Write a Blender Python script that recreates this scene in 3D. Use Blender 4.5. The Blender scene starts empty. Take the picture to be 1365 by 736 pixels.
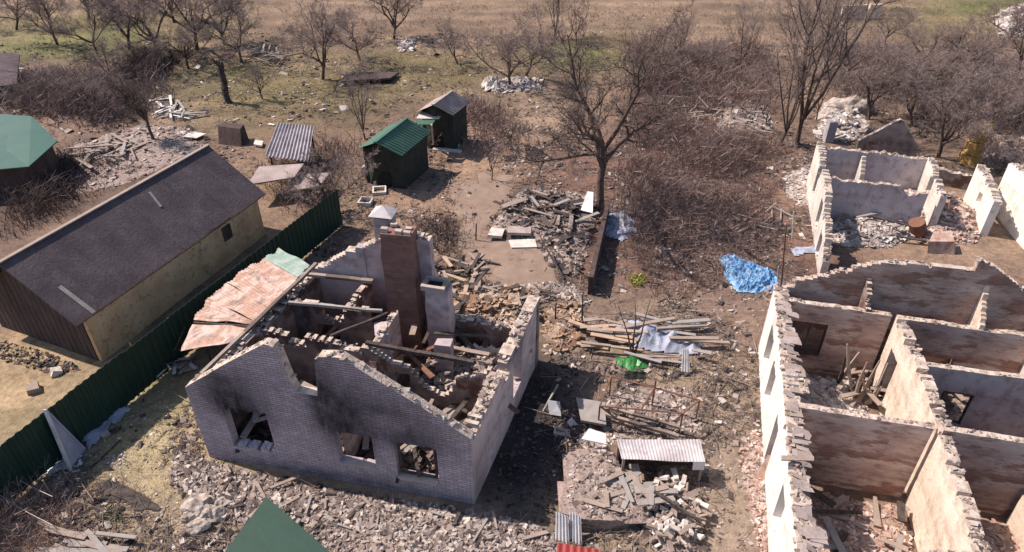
import bpy, math, random
import numpy as np
from mathutils import Vector, Matrix, noise
R = math.radians
S = bpy.context.scene
col = S.collection
# ------------------------------------------------------------------ camera
CF, CT, CH = 950.0, R(35), 18.0
cam = bpy.data.objects.new('camera', bpy.data.cameras.new('camera')); col.objects.link(cam)
cam.location = (0, 0, CH); cam.rotation_euler = (R(90) - CT, 0, 0)
cam.data.lens = 36 * CF / 1365; cam.data.sensor_width = 36
cam.data.clip_start = 0.1; cam.data.clip_end = 3000
S.camera = cam
# ------------------------------------------------------------------ world, sun, exposure
SUN = Vector((-0.60, 0.21, 0.77)).normalized()      # towards the sun: left and a little beyond
W = bpy.data.worlds.new('World'); S.world = W; W.use_nodes = True
nt = W.node_tree; bg = nt.nodes['Background']
sky = nt.nodes.new('ShaderNodeTexSky'); sky.sky_type = 'NISHITA'; sky.sun_disc = False
sky.sun_elevation = math.asin(SUN.z); sky.sun_rotation = math.atan2(SUN.x, SUN.y)
sky.dust_density = 1.2; sky.air_density = 1.0; sky.ozone_density = 1.5
nt.links.new(sky.outputs[0], bg.inputs[0]); bg.inputs[1].default_value = 0.108
sl = bpy.data.lights.new('sun', 'SUN'); sl.energy = 5.0; sl.angle = R(0.6); sl.color = (1, .875, .775)
so = bpy.data.objects.new('sun', sl); col.objects.link(so)
so.rotation_euler = SUN.to_track_quat('Z', 'Y').to_euler()
S.view_settings.view_transform = 'Standard'; S.view_settings.look = 'None'
S.view_settings.exposure = 0.52; S.view_settings.gamma = 1
# ------------------------------------------------------------------ places on the ground
def terr(x, y):
    if y < 5 or y > 160: return 0.0
    return .10 * noise.noise(Vector((x * .22, y * .22, 3))) + .035 * noise.noise(Vector((x * .9, y * .9, 7)))
def ray(px, py):
    a, b = px - 682.5, 368 - py
    return a, CF * math.cos(CT) + b * math.sin(CT), -CF * math.sin(CT) + b * math.cos(CT)
def G(px, py, z=0.0):
    d = ray(px, py); t = (z - CH) / d[2]
    return Vector((d[0] * t, d[1] * t, z))
def onY(px, py, Y):
    d = ray(px, py); t = Y / d[1]
    return Vector((d[0] * t, Y, CH + d[2] * t))
def gt(px, py):
    p = G(px, py)
    return Vector((p.x, p.y, terr(p.x, p.y)))
def rise(px, py, ty):                    # height of a thing that stands at px,py and whose top is seen at row ty
    return onY(px, ty, G(px, py).y).z
rng = np.random.default_rng(7); random.seed(7)
U = random.uniform
# ------------------------------------------------------------------ materials
def mk(name, cols, scale=2.5, bump=.4, bscale=14, rough=.92, island=False, brick=None, soot=False, metal=0, stretch=(1, 1, 1), spec=.3, detail=6, attr=None, dirt=None):
    m = bpy.data.materials.new(name); m.use_nodes = True; n = m.node_tree; L = n.links.new
    b = n.nodes['Principled BSDF']; b.inputs['Roughness'].default_value = rough; b.inputs['Metallic'].default_value = metal
    b.inputs['Specular IOR Level'].default_value = spec
    tc = n.nodes.new('ShaderNodeTexCoord'); mp = n.nodes.new('ShaderNodeMapping'); L(tc.outputs['Object'], mp.inputs[0]); mp.inputs['Scale'].default_value = stretch
    def nz(s, d=6, r=.6):
        q = n.nodes.new('ShaderNodeTexNoise'); L(mp.outputs[0], q.inputs[0]); q.inputs['Scale'].default_value = s; q.inputs['Detail'].default_value = d; q.inputs['Roughness'].default_value = r
        return q.outputs[0]
    def ramp(fac, cs, lo=.3, hi=.7):
        r = n.nodes.new('ShaderNodeValToRGB'); L(fac, r.inputs[0]); e = r.color_ramp.elements
        while len(e) < len(cs): e.new(.5)
        for i, c in enumerate(cs):
            e[i].position = lo + (hi - lo) * i / max(1, len(cs) - 1); e[i].color = (*c, 1)
        return r.outputs[0]
    def mix(f, a, c, mode='MIX'):
        x = n.nodes.new('ShaderNodeMix'); x.data_type = 'RGBA'; x.blend_type = mode
        if isinstance(f, float): x.inputs[0].default_value = f
        else: L(f, x.inputs[0])
        for i, v in ((6, a), (7, c)):
            if isinstance(v, tuple): x.inputs[i].default_value = (*v, 1)
            else: L(v, x.inputs[i])
        return x.outputs[2]
    fine = nz(bscale)
    if attr:
        at = n.nodes.new('ShaderNodeAttribute'); at.attribute_name = attr; c = at.outputs['Color']
        c = mix(.75, c, ramp(nz(scale, 9, .7), cols), 'MULTIPLY')
        c = mix(.6, c, ramp(nz(scale * 7, 5, .7), [(.35, .35, .35), (1, 1, 1), (1.5, 1.45, 1.4)], .32, .7), 'MULTIPLY')
    elif island:
        g = n.nodes.new('ShaderNodeNewGeometry'); c = ramp(g.outputs['Random Per Island'], cols, 0, 1)
        c = mix(.5, c, ramp(nz(scale), [(.45, .45, .45), (1, 1, 1)]), 'MULTIPLY')
    else:
        c = ramp(nz(scale, detail), cols)
    h = fine
    if brick:
        c1, c2, mo, lo, hi, bs = brick
        sx = n.nodes.new('ShaderNodeSeparateXYZ'); L(tc.outputs['Object'], sx.inputs[0])
        ad = n.nodes.new('ShaderNodeMath'); ad.operation = 'ADD'; L(sx.outputs[0], ad.inputs[0]); L(sx.outputs[1], ad.inputs[1])
        cb = n.nodes.new('ShaderNodeCombineXYZ'); L(ad.outputs[0], cb.inputs[0]); L(sx.outputs[2], cb.inputs[1])
        bt = n.nodes.new('ShaderNodeTexBrick'); L(cb.outputs[0], bt.inputs[0]); bt.inputs['Scale'].default_value = 1
        bt.inputs['Brick Width'].default_value = .26 * bs; bt.inputs['Row Height'].default_value = .085 * bs; bt.inputs['Mortar Size'].default_value = .009 * bs
        bt.inputs['Color1'].default_value = (*c1, 1); bt.inputs['Color2'].default_value = (*c2, 1); bt.inputs['Mortar'].default_value = (*mo, 1)
        mask = ramp(nz(.9, 8, .65), [(0, 0, 0), (1, 1, 1)], lo, hi)
        bc = mix(.5, bt.outputs[0], ramp(nz(4), [(.5, .5, .5), (1.1, 1.1, 1.1)]), 'MULTIPLY')
        c = mix(mask, c, bc)
        hm = n.nodes.new('ShaderNodeMath'); hm.operation = 'MULTIPLY_ADD'; L(bt.outputs['Fac'], hm.inputs[0]); hm.inputs[1].default_value = -.6; L(fine, hm.inputs[2]); h = hm.outputs[0]
    if dirt:
        c = mix(ramp(nz(dirt[1], 8, .75), [(0, 0, 0), (dirt[2],) * 3], .5, .68), c, dirt[0])
    if soot:
        at = n.nodes.new('ShaderNodeAttribute'); at.attribute_name = 'soot'
        mm = n.nodes.new('ShaderNodeMath'); mm.operation = 'MULTIPLY'; L(at.outputs['Fac'], mm.inputs[0])
        ra = ramp(nz(2.2, 6, .7), [(.65,) * 3, (1.15,) * 3]); L(ra, mm.inputs[1]); mm.use_clamp = True
        c = mix(mm.outputs[0], c, (.030, .025, .033))
    L(c, b.inputs['Base Color'])
    bp = n.nodes.new('ShaderNodeBump'); bp.inputs['Strength'].default_value = bump; bp.inputs['Distance'].default_value = .05
    L(h, bp.inputs['Height']); L(bp.outputs[0], b.inputs['Normal'])
    return m
M = dict(
 ground=mk('earth', [(.55, .52, .5), (.95, .93, .92), (1.25, 1.2, 1.12)], .55, .9, 9, attr='col'),
 path=mk('packed_mud', [(.19, .13, .10), (.27, .195, .15)], 1.2, .35, 9, rough=.8),
 gable=mk('sand_lime_brick', [(.42, .35, .39), (.54, .455, .50), (.62, .53, .57)], 1.3, .8, 30, brick=((.60, .51, .555), (.44, .37, .41), (.24, .20, .225), .3, .36, 1.0), soot=True, stretch=(1, 1, .5)),
 sidewall=mk('lilac_render', [(.32, .26, .275), (.46, .385, .395), (.54, .46, .46)], 1.1, .35, 18, soot=True, dirt=((.16, .11, .10), 2, .7)),
 inner=mk('burnt_plaster', [(.10, .08, .075), (.26, .20, .18), (.40, .32, .29), (.48, .42, .39)], 1.0, .6, 12, brick=((.24, .12, .08), (.17, .085, .06), (.12, .09, .08), .50, .58, 1.0), soot=True),
 innerred=mk('clay_plaster', [(.36, .24, .20), (.54, .38, .32), (.66, .51, .44), (.72, .62, .56)], 1.0, .9, 9, brick=((.48, .25, .18), (.35, .19, .145), (.40, .31, .27), .52, .56, 1.0), stretch=(.6, .6, 1.9), dirt=((.17, .11, .09), 2.6, .9), soot=True),
 innerlilac=mk('pale_lilac_plaster', [(.34, .28, .29), (.44, .37, .37), (.30, .22, .21)], .8, .4, 12, dirt=((.17, .10, .08), 1.3, .9), soot=True),
 white=mk('limewash', [(.48, .42, .37), (.64, .58, .52), (.76, .72, .66)], 1.2, .6, 10, dirt=((.26, .19, .16), 2.4, .9), soot=True),
 whitest=mk('bright_limewash', [(.62, .56, .50), (.76, .71, .65), (.82, .78, .73)], 1.2, .5, 10, dirt=((.34, .27, .23), 1.6, .7), soot=True),
 palelilac=mk('lilac_limewash', [(.42, .36, .37), (.54, .47, .48), (.62, .55, .55)], .8, .5, 12, dirt=((.24, .16, .14), 1.8, .9), soot=True),
 cream=mk('cream_plaster', [(.50, .40, .32), (.66, .54, .44), (.74, .64, .54)], 1.1, .6, 8, dirt=((.30, .21, .15), 2.0, .8), soot=True),
 walltop=mk('broken_masonry', [(.15, .11, .095), (.32, .25, .215), (.50, .42, .37), (.22, .165, .14)], 4, .12, 30, island=True),
 rubble=mk('rubble', [(.13, .10, .09), (.27, .21, .185), (.39, .32, .285), (.56, .49, .44), (.20, .15, .13), (.09, .07, .065)], 6, .12, 30, island=True),
 pale=mk('pale_rubble', [(.20, .155, .135), (.38, .31, .28), (.54, .47, .43), (.72, .66, .61), (.28, .22, .20)], 6, .12, 30, island=True),
 redrub=mk('brick_rubble', [(.20, .12, .10), (.40, .27, .22), (.52, .38, .32), (.64, .53, .47), (.30, .22, .19)], 6, .12, 30, island=True),
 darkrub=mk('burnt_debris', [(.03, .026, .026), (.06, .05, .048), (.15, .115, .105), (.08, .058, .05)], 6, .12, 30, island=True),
 dustrubble=mk('dusty_rubble_bed', [(.12, .085, .075), (.26, .19, .165), (.36, .28, .245), (.20, .145, .125), (.46, .39, .35)], 5, .8, 26, detail=12),
 dustpale=mk('pale_rubble_bed', [(.18, .14, .125), (.34, .275, .245), (.48, .42, .385), (.26, .20, .175), (.62, .55, .50)], 5, .8, 26, detail=12),
 dustredrub=mk('brick_dust_bed', [(.19, .115, .09), (.36, .24, .195), (.46, .33, .27), (.28, .18, .14), (.54, .43, .37)], 5, .8, 26, detail=12),
 dustdarkrub=mk('ash_bed', [(.03, .025, .024), (.09, .07, .064), (.16, .12, .11), (.06, .045, .042), (.24, .19, .17)], 5, .8, 26, detail=12),
 dustwoodred=mk('splinter_bed', [(.15, .085, .055), (.30, .18, .115), (.40, .27, .18), (.20, .12, .08)], 5, .8, 26, detail=12),
 head=mk('broken_wall_head', [(.26, .19, .155), (.46, .37, .31), (.60, .52, .45)], 4, .7, 20, detail=10),
 wood=mk('old_board', [(.12, .088, .072), (.22, .165, .135), (.36, .28, .235), (.29, .23, .20), (.08, .062, .055)], 3, .5, 20, island=True),
 woodred=mk('splintered_wood', [(.15, .09, .06), (.31, .19, .12), (.42, .28, .19), (.52, .42, .34), (.12, .08, .065)], 3, .5, 20, island=True),
 greywood=mk('weathered_board', [(.20, .18, .17), (.30, .27, .25), (.42, .38, .35)], 3, .5, 20, island=True),
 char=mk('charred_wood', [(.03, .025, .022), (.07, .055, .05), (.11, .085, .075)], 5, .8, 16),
 bark=mk('bark', [(.055, .038, .032), (.10, .07, .058), (.14, .10, .085)], 6, .8, 18),
 twig=mk('twigs', [(.20, .145, .13), (.28, .21, .19), (.36, .28, .25)], 3, 0, 10, island=True),
 twigdark=mk('dark_twigs', [(.10, .072, .066), (.18, .13, .115)], 3, 0, 10, island=True),
 brush=mk('dry_stems', [(.14, .085, .078), (.26, .165, .145), (.36, .25, .215), (.48, .38, .32), (.21, .13, .12)], 3, 0, 10, island=True),
 straw=mk('dry_grass', [(.26, .21, .12), (.36, .29, .18), (.44, .36, .25), (.20, .20, .09)], 3, 0, 10, island=True),
 moss=mk('green_grass', [(.10, .13, .04), (.17, .19, .07)], 3, 0, 10, island=True),
 barnroof=mk('dark_felt_roof', [(.066, .052, .058), (.088, .070, .076), (.112, .090, .095)], .9, .5, 9, rough=.95, dirt=((.15, .13, .14), 1.4, .5), spec=.08),
 barnwall=mk('ochre_plaster', [(.50, .32, .19), (.68, .455, .265), (.74, .53, .34)], 1.5, .6, 14, dirt=((.19, .125, .085), 3, .9)),
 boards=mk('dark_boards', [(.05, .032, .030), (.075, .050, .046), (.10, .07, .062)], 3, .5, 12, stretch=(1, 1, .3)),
 green=mk('green_metal', [(.008, .032, .023), (.010, .037, .027), (.014, .045, .033)], 1.2, .12, 5, rough=.55, dirt=((.045, .05, .04), 1.1, .3)),
 canopy=mk('deep_green_metal', [(.010, .040, .027), (.012, .045, .031), (.015, .051, .035)], 1.2, .12, 5, rough=.6, dirt=((.045, .05, .04), 1.1, .3)),
 greenroof=mk('green_roof_metal', [(.048, .112, .080), (.058, .126, .09), (.07, .14, .10)], 1.2, .12, 5, rough=.55, dirt=((.045, .05, .04), 1.1, .3)),
 greenpaint=mk('dark_green_paint', [(.022, .024, .020), (.034, .040, .033), (.045, .050, .042)], 2, .3, 12),
 slate=mk('grey_slate', [(.24, .19, .18), (.34, .275, .255), (.42, .35, .33)], 2, .4, 14, dirt=((.14, .11, .10), 4, .7)),
 orange=mk('rusty_sheet', [(.44, .29, .225), (.36, .22, .165), (.50, .38, .33), (.28, .19, .165)], 1.6, .4, 12, dirt=((.13, .10, .095), 1.9, .95), detail=9),
 greenslate=mk('green_slate', [(.17, .25, .21), (.24, .31, .27), (.36, .38, .35)], 2, .3, 10),
 palezinc=mk('dull_pale_metal', [(.34, .31, .32), (.46, .42, .43), (.54, .50, .50)], .9, .2, 8, rough=.7, dirt=((.22, .17, .15), 2.2, .7)),
 teal=mk('teal_metal', [(.020, .078, .062), (.025, .090, .072), (.032, .10, .08)], 1.2, .12, 5, rough=.6, dirt=((.045, .05, .04), 1.1, .3)),
 corr=mk('grey_corrugated', [(.26, .24, .255), (.36, .33, .35), (.44, .40, .41)], 1.4, .3, 8, dirt=((.14, .10, .09), 2.5, .7)),
 zinc=mk('zinc', [(.42, .41, .42), (.58, .57, .58), (.66, .64, .63)], 2, .15, 8, rough=.6, metal=.2, stretch=(.3, 3, 1)),
 brick=mk('chimney_brick', [(.22, .13, .11), (.30, .18, .15)], 2, .6, 14, brick=((.30, .15, .12), (.21, .105, .085), (.22, .17, .15), .2, .25, 1.0), soot=True),
 greychim=mk('grey_render', [(.30, .27, .285), (.40, .36, .37), (.46, .41, .40)], 1.6, .4, 12, dirt=((.20, .14, .12), 3, .7), soot=True),
 blue=mk('blue_tarp', [(.07, .20, .40), (.15, .33, .56), (.40, .56, .72)], 4, .5, 14, rough=.6, dirt=((.22, .22, .24), 1.6, .7)),
 bluegrey=mk('blue_grey_metal', [(.20, .22, .28), (.30, .32, .40), (.38, .40, .47)], 2, .2, 8, rough=.6),
 red=mk('red_metal', [(.20, .022, .02), (.26, .032, .028)], 2, .2, 8, rough=.55),
 rust=mk('rusty_pipe', [(.13, .065, .045), (.21, .11, .075)], 4, .4, 14),
 lime=mk('bright_green_plastic', [(.018, .13, .03), (.028, .17, .04)], 2, .1, 6, rough=.45),
 limepale=mk('pale_green_plastic', [(.30, .62, .28), (.38, .70, .34)], 2, .1, 6, rough=.5),
 black=mk('black_opening', [(.012, .011, .012), (.02, .018, .02)], 3, .2, 8),
 yellow=mk('yellow_grass', [(.30, .30, .07), (.42, .40, .12)], 3, .1, 8, island=True),
 amber=mk('amber_bark', [(.30, .17, .05), (.45, .27, .09), (.52, .34, .14)], 3, .8, 9),
 stone=mk('pale_stone', [(.38, .34, .30), (.54, .49, .44), (.64, .60, .55)], 3, .6, 7),
 paleash=mk('ashy_stone', [(.12, .095, .085), (.36, .30, .26), (.54, .48, .42)], 4, .8, 9, detail=10),
 wire=mk('pale_wire', [(.40, .34, .32), (.5, .44, .40)], 3, .1, 8),
)
# ------------------------------------------------------------------ object helpers
def tag(o, label=None, cat=None, group=None, kind=None):
    if label: o['label'] = label
    if cat: o['category'] = cat
    if group: o['group'] = group
    if kind: o['kind'] = kind
    return o
def link(name, me, mats, parent=None):
    o = bpy.data.objects.new(name, me); col.objects.link(o)
    if not isinstance(mats, (list, tuple)): mats = [mats]
    for k in mats: me.materials.append(M[k])
    if parent: o.parent = parent
    return o
def empty(name, label, cat, loc=(0, 0, 0), rz=0, group=None):
    o = bpy.data.objects.new(name, None); col.objects.link(o); o.location = loc; o.rotation_euler = (0, 0, rz)
    o.empty_display_size = .2
    return tag(o, label, cat, group)
def npmesh(name, V, F, soot=None):
    me = bpy.data.meshes.new(name); V = np.asarray(V, dtype=np.float32); F = np.asarray(F, dtype=np.int32)
    k = F.shape[1]
    me.vertices.add(len(V)); me.vertices.foreach_set('co', V.ravel())
    me.loops.add(F.size); me.loops.foreach_set('vertex_index', F.ravel())
    me.polygons.add(len(F)); me.polygons.foreach_set('loop_start', np.arange(0, F.size, k, dtype=np.int32)); me.polygons.foreach_set('loop_total', np.full(len(F), k, dtype=np.int32))
    me.polygons.foreach_set('use_smooth', np.zeros(len(F), bool)); me.update(calc_edges=True)
    if soot is not None:
        a = me.attributes.new('soot', 'FLOAT', 'POINT'); a.data.foreach_set('value', np.asarray(soot, dtype=np.float32))
    return me
class MB:
    def __init__(s): s.v = []; s.f = []
    def pts(s, v, f):
        b = len(s.v); s.v += [tuple(p) for p in v]; s.f += [tuple(b + i for i in q) for q in f]; return s
    def hexa(s, p): return s.pts(p, [(3, 2, 1, 0), (4, 5, 6, 7), (0, 1, 5, 4), (1, 2, 6, 5), (2, 3, 7, 6), (3, 0, 4, 7)])
    def box(s, x0, x1, y0, y1, z0, z1, j=0):
        P = [(x0, y0, z0), (x1, y0, z0), (x1, y1, z0), (x0, y1, z0), (x0, y0, z1), (x1, y0, z1), (x1, y1, z1), (x0, y1, z1)]
        if j: P = [tuple(c + U(-j, j) for c in p) for p in P]
        return s.hexa(P)
    def bar(s, a, b, w, h, up=(0, 0, 1), w2=None):       # a squared bar from a to b
        a, b = Vector(a), Vector(b); d = (b - a).normalized(); sd = d.cross(Vector(up))
        if sd.length < 1e-4: sd = Vector((1, 0, 0))
        sd.normalize(); u = sd.cross(d).normalized(); w2 = w2 or w
        return s.hexa([a - sd * w / 2 - u * h / 2, a + sd * w / 2 - u * h / 2, b + sd * w2 / 2 - u * h / 2, b - sd * w2 / 2 - u * h / 2,
                       a - sd * w / 2 + u * h / 2, a + sd * w / 2 + u * h / 2, b + sd * w2 / 2 + u * h / 2, b - sd * w2 / 2 + u * h / 2])
    def tube(s, a, b, r0, r1=None, n=7):
        a, b = Vector(a), Vector(b); r1 = r0 if r1 is None else r1; d = (b - a).normalized()
        x = d.orthogonal().normalized(); y = d.cross(x); v = []
        for p, r in ((a, r0), (b, r1)):
            for i in range(n): t = 2 * math.pi * i / n; v.append(p + (x * math.cos(t) + y * math.sin(t)) * r)
        return s.pts(v, [(i, (i + 1) % n, n + (i + 1) % n, n + i) for i in range(n)] + [tuple(range(n))[::-1], tuple(range(n, 2 * n))])
    def plate(s, c, th, up=None):                        # four corners given a thickness
        c = [Vector(p) for p in c]; n = (c[1] - c[0]).cross(c[3] - c[0]).normalized()
        if n.z < 0: n = -n
        if (c[1] - c[0]).cross(c[3] - c[0]).z < 0: c = c[::-1]
        return s.hexa([p - n * th for p in c] + c)
    def sheet(s, c, amp=.02, waves=10, th=.008, rows=6, wob=0.0, seed=0):  # corrugated sheet: corners a b (across the waves) c d
        a, b, c2, d = [Vector(p) for p in c]; n = (b - a).cross(d - a).normalized()
        if n.z < 0: n = -n
        nx = waves * 6; top = []
        for j in range(rows + 1):
            for i in range(nx + 1):
                u, v = i / nx, j / rows; p = a.lerp(b, u).lerp(d.lerp(c2, u), v)
                w = wob * noise.noise(Vector((u * 2.3 + seed, v * 2.3, seed)))
                top.append(p + n * (amp * math.sin(u * waves * 2 * math.pi) + w))
        N = len(top); f = []
        for j in range(rows):
            for i in range(nx):
                k = j * (nx + 1) + i; f.append((k, k + 1, k + nx + 2, k + nx + 1)); f.append((N + k + nx + 1, N + k + nx + 2, N + k + 1, N + k))
        ed = [(i, i + 1) for i in range(nx)] + [(rows * (nx + 1) + i + 1, rows * (nx + 1) + i) for i in range(nx)]
        ed += [((j + 1) * (nx + 1), j * (nx + 1)) for j in range(rows)] + [(j * (nx + 1) + nx, (j + 1) * (nx + 1) + nx) for j in range(rows)]
        for p, q in ed: f.append((q, p, N + p, N + q))
        return s.pts(top + [p - n * th for p in top], f)
    def build(s, name, mat, parent=None):
        me = bpy.data.meshes.new(name); me.from_pydata(s.v, [], s.f); me.update()
        return link(name, me, mat, parent)
def chunks_np(P, sz, flat=.6, long=1.0, tilt=1.0):
    N = len(P); base = np.array([(-1, -1, -1), (1, -1, -1), (1, 1, -1), (-1, 1, -1), (-1, -1, 1), (1, -1, 1), (1, 1, 1), (-1, 1, 1)], float)
    s = sz[:, None] * np.stack([rng.uniform(.7, 1.1, N) * long, rng.uniform(.5, 1, N), rng.uniform(.35, 1, N) * flat], 1) * .5
    V = base[None] * s[:, None] + rng.uniform(-.22, .22, (N, 8, 3)) * sz[:, None, None] * .5 * np.array([1, 1, flat])
    a = rng.uniform(0, 2 * np.pi, N); b = rng.normal(0, .35, N) * tilt; c = rng.normal(0, .35, N) * tilt
    def rot(V, i, j, t):
        x = V[:, :, i] * np.cos(t)[:, None] - V[:, :, j] * np.sin(t)[:, None]; y = V[:, :, i] * np.sin(t)[:, None] + V[:, :, j] * np.cos(t)[:, None]
        V = V.copy(); V[:, :, i] = x; V[:, :, j] = y; return V
    V = rot(rot(rot(V, 1, 2, b), 0, 2, c), 0, 1, a) + P[:, None]
    F = np.array([(3, 2, 1, 0), (4, 5, 6, 7), (0, 1, 5, 4), (1, 2, 6, 5), (2, 3, 7, 6), (3, 0, 4, 7)])
    return V.reshape(-1, 3), (F[None] + 8 * np.arange(N)[:, None, None]).reshape(-1, 4)
def segs_np(A, B, r0, r1, k=3):
    A, B = np.asarray(A, float), np.asarray(B, float); r0 = np.asarray(r0, float); r1 = np.asarray(r1, float); N = len(A)
    d = B - A; d /= np.linalg.norm(d, axis=1)[:, None] + 1e-9
    h = np.where(np.abs(d[:, 2:3]) < .9, np.array([[0, 0, 1.]]), np.array([[1., 0, 0]]))
    x = np.cross(d, h); x /= np.linalg.norm(x, axis=1)[:, None] + 1e-9; y = np.cross(d, x)
    t = 2 * np.pi * np.arange(k) / k; o = np.cos(t)[None, :, None] * x[:, None] + np.sin(t)[None, :, None] * y[:, None]
    V = np.concatenate([A[:, None] + o * r0[:, None, None], B[:, None] + o * r1[:, None, None]], 1).reshape(-1, 3)
    i = np.arange(k); F = np.stack([i, (i + 1) % k, k + (i + 1) % k, k + i], 1)
    return V, (F[None] + 2 * k * np.arange(N)[:, None, None]).reshape(-1, 4)
def inside(poly, x, y):
    c = np.zeros(len(x), bool); n = len(poly)
    for i in range(n):
        x0, y0 = poly[i]; x1, y1 = poly[(i + 1) % n]
        m = ((y0 > y) != (y1 > y)) & (x < (x1 - x0) * (y - y0) / (y1 - y0 + 1e-12) + x0); c ^= m
    return c
def edged(poly, x, y):
    d = np.full(len(x), 1e9); n = len(poly)
    for i in range(n):
        a = np.array(poly[i]); b = np.array(poly[(i + 1) % n]); ab = b - a
        t = np.clip(((x - a[0]) * ab[0] + (y - a[1]) * ab[1]) / (ab @ ab + 1e-9), 0, 1)
        d = np.minimum(d, np.hypot(x - a[0] - t * ab[0], y - a[1] - t * ab[1]))
    return d
PATHS = [[(600, 255), (640, 232), (690, 235), (660, 290), (640, 310), (720, 322), (745, 345), (735, 380), (700, 392), (660, 385), (618, 345), (612, 300)], [(945, 600), (1000, 590), (1015, 760), (935, 760)], [(880, 355), (960, 380), (1000, 400), (1010, 440), (960, 430), (880, 385)], [(150, 560), (215, 500), (235, 560), (200, 650), (120, 640)], [(590, 170), (640, 150), (660, 230), (610, 250)]]
def clumped(q, lim=-.02):
    k = np.array([noise.noise(Vector((a * .45, b * .45, 31))) + .5 * noise.noise(Vector((a * 1.4, b * 1.4, 33))) for a, b in q]) > lim - .12 * rng.random(len(q))
    for p in PATHS: k &= ~(inside([tuple(G(*c).xy) for c in p], q[:, 0], q[:, 1]) & (rng.random(len(q)) < .88))
    return q[k]
def sample(poly, n):
    P = np.array(poly); lo, hi = P.min(0), P.max(0); X = []; k = 0
    while k < n:
        q = rng.uniform(lo, hi, (n * 2, 2)); q = q[inside(poly, q[:, 0], q[:, 1])]; X.append(q); k += len(q)
    return np.concatenate(X)[:n]
def pxpoly(pts, z=0): return [tuple(G(*p, z).xy) for p in pts]
def rub(name, label, poly, n, smin, smax, h, mat, base=0, long=1.45, flat=.42, tilt=1.0, mound=True, cat='rubble', parent=None, soft=1.0):
    n = int(n * 2.0); q = sample(poly, n)
    if name == 'chips': q = clumped(q); n = len(q)
    d = np.minimum(edged(poly, q[:, 0], q[:, 1]) / soft, 1)
    cl = np.array([noise.noise(Vector((a * .8, b * .8, 5))) for a, b in q])
    z = np.array([terr(a, b) for a, b in q]) + base + h * d * (.75 + .6 * cl)
    smin *= .5; smax *= .52; sz = smin * (smax / smin) ** (rng.random(n) ** 4.2)
    V, F = chunks_np(np.column_stack([q, z + sz * .12]), sz, flat, long, tilt)
    if mound:
        P = np.array(poly); lo, hi = P.min(0), P.max(0); st = max(.22, (hi - lo).max() / 60)
        xs = np.arange(lo[0], hi[0] + st, st); ys = np.arange(lo[1], hi[1] + st, st); X, Y = np.meshgrid(xs, ys)
        x, y = X.ravel(), Y.ravel(); dd = np.where(inside(poly, x, y), np.minimum(edged(poly, x, y) / soft, 1), -.25)
        cc = np.array([noise.noise(Vector((a * .8, b * .8, 5))) for a, b in zip(x, y)])
        fn = np.array([noise.noise(Vector((a * 4, b * 4, 1))) for a, b in zip(x, y)])
        zz = np.array([terr(a, b) for a, b in zip(x, y)]) + base + np.where(dd < 0, -.12, h * dd * (.75 + .6 * cc) + .06 * fn)
        nx = len(xs); I = np.arange(len(x)).reshape(len(ys), nx); FF = np.stack([I[:-1, :-1], I[:-1, 1:], I[1:, 1:], I[1:, :-1]], -1).reshape(-1, 4)
        keep = (dd[FF] >= 0).any(1); F = np.concatenate([F, FF[keep] + len(V)]); V = np.concatenate([V, np.column_stack([x, y, zz])])
    me = npmesh(name, V, F); o = link(name, me, [mat, 'dust' + mat] if mound else mat, parent)
    if mound: me.polygons.foreach_set('material_index', np.repeat([0, 1], [6 * n, len(F) - 6 * n]).astype(np.int32))
    if parent: o['kind'] = 'stuff'; return o
    return tag(o, label, cat, kind='stuff')
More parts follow.
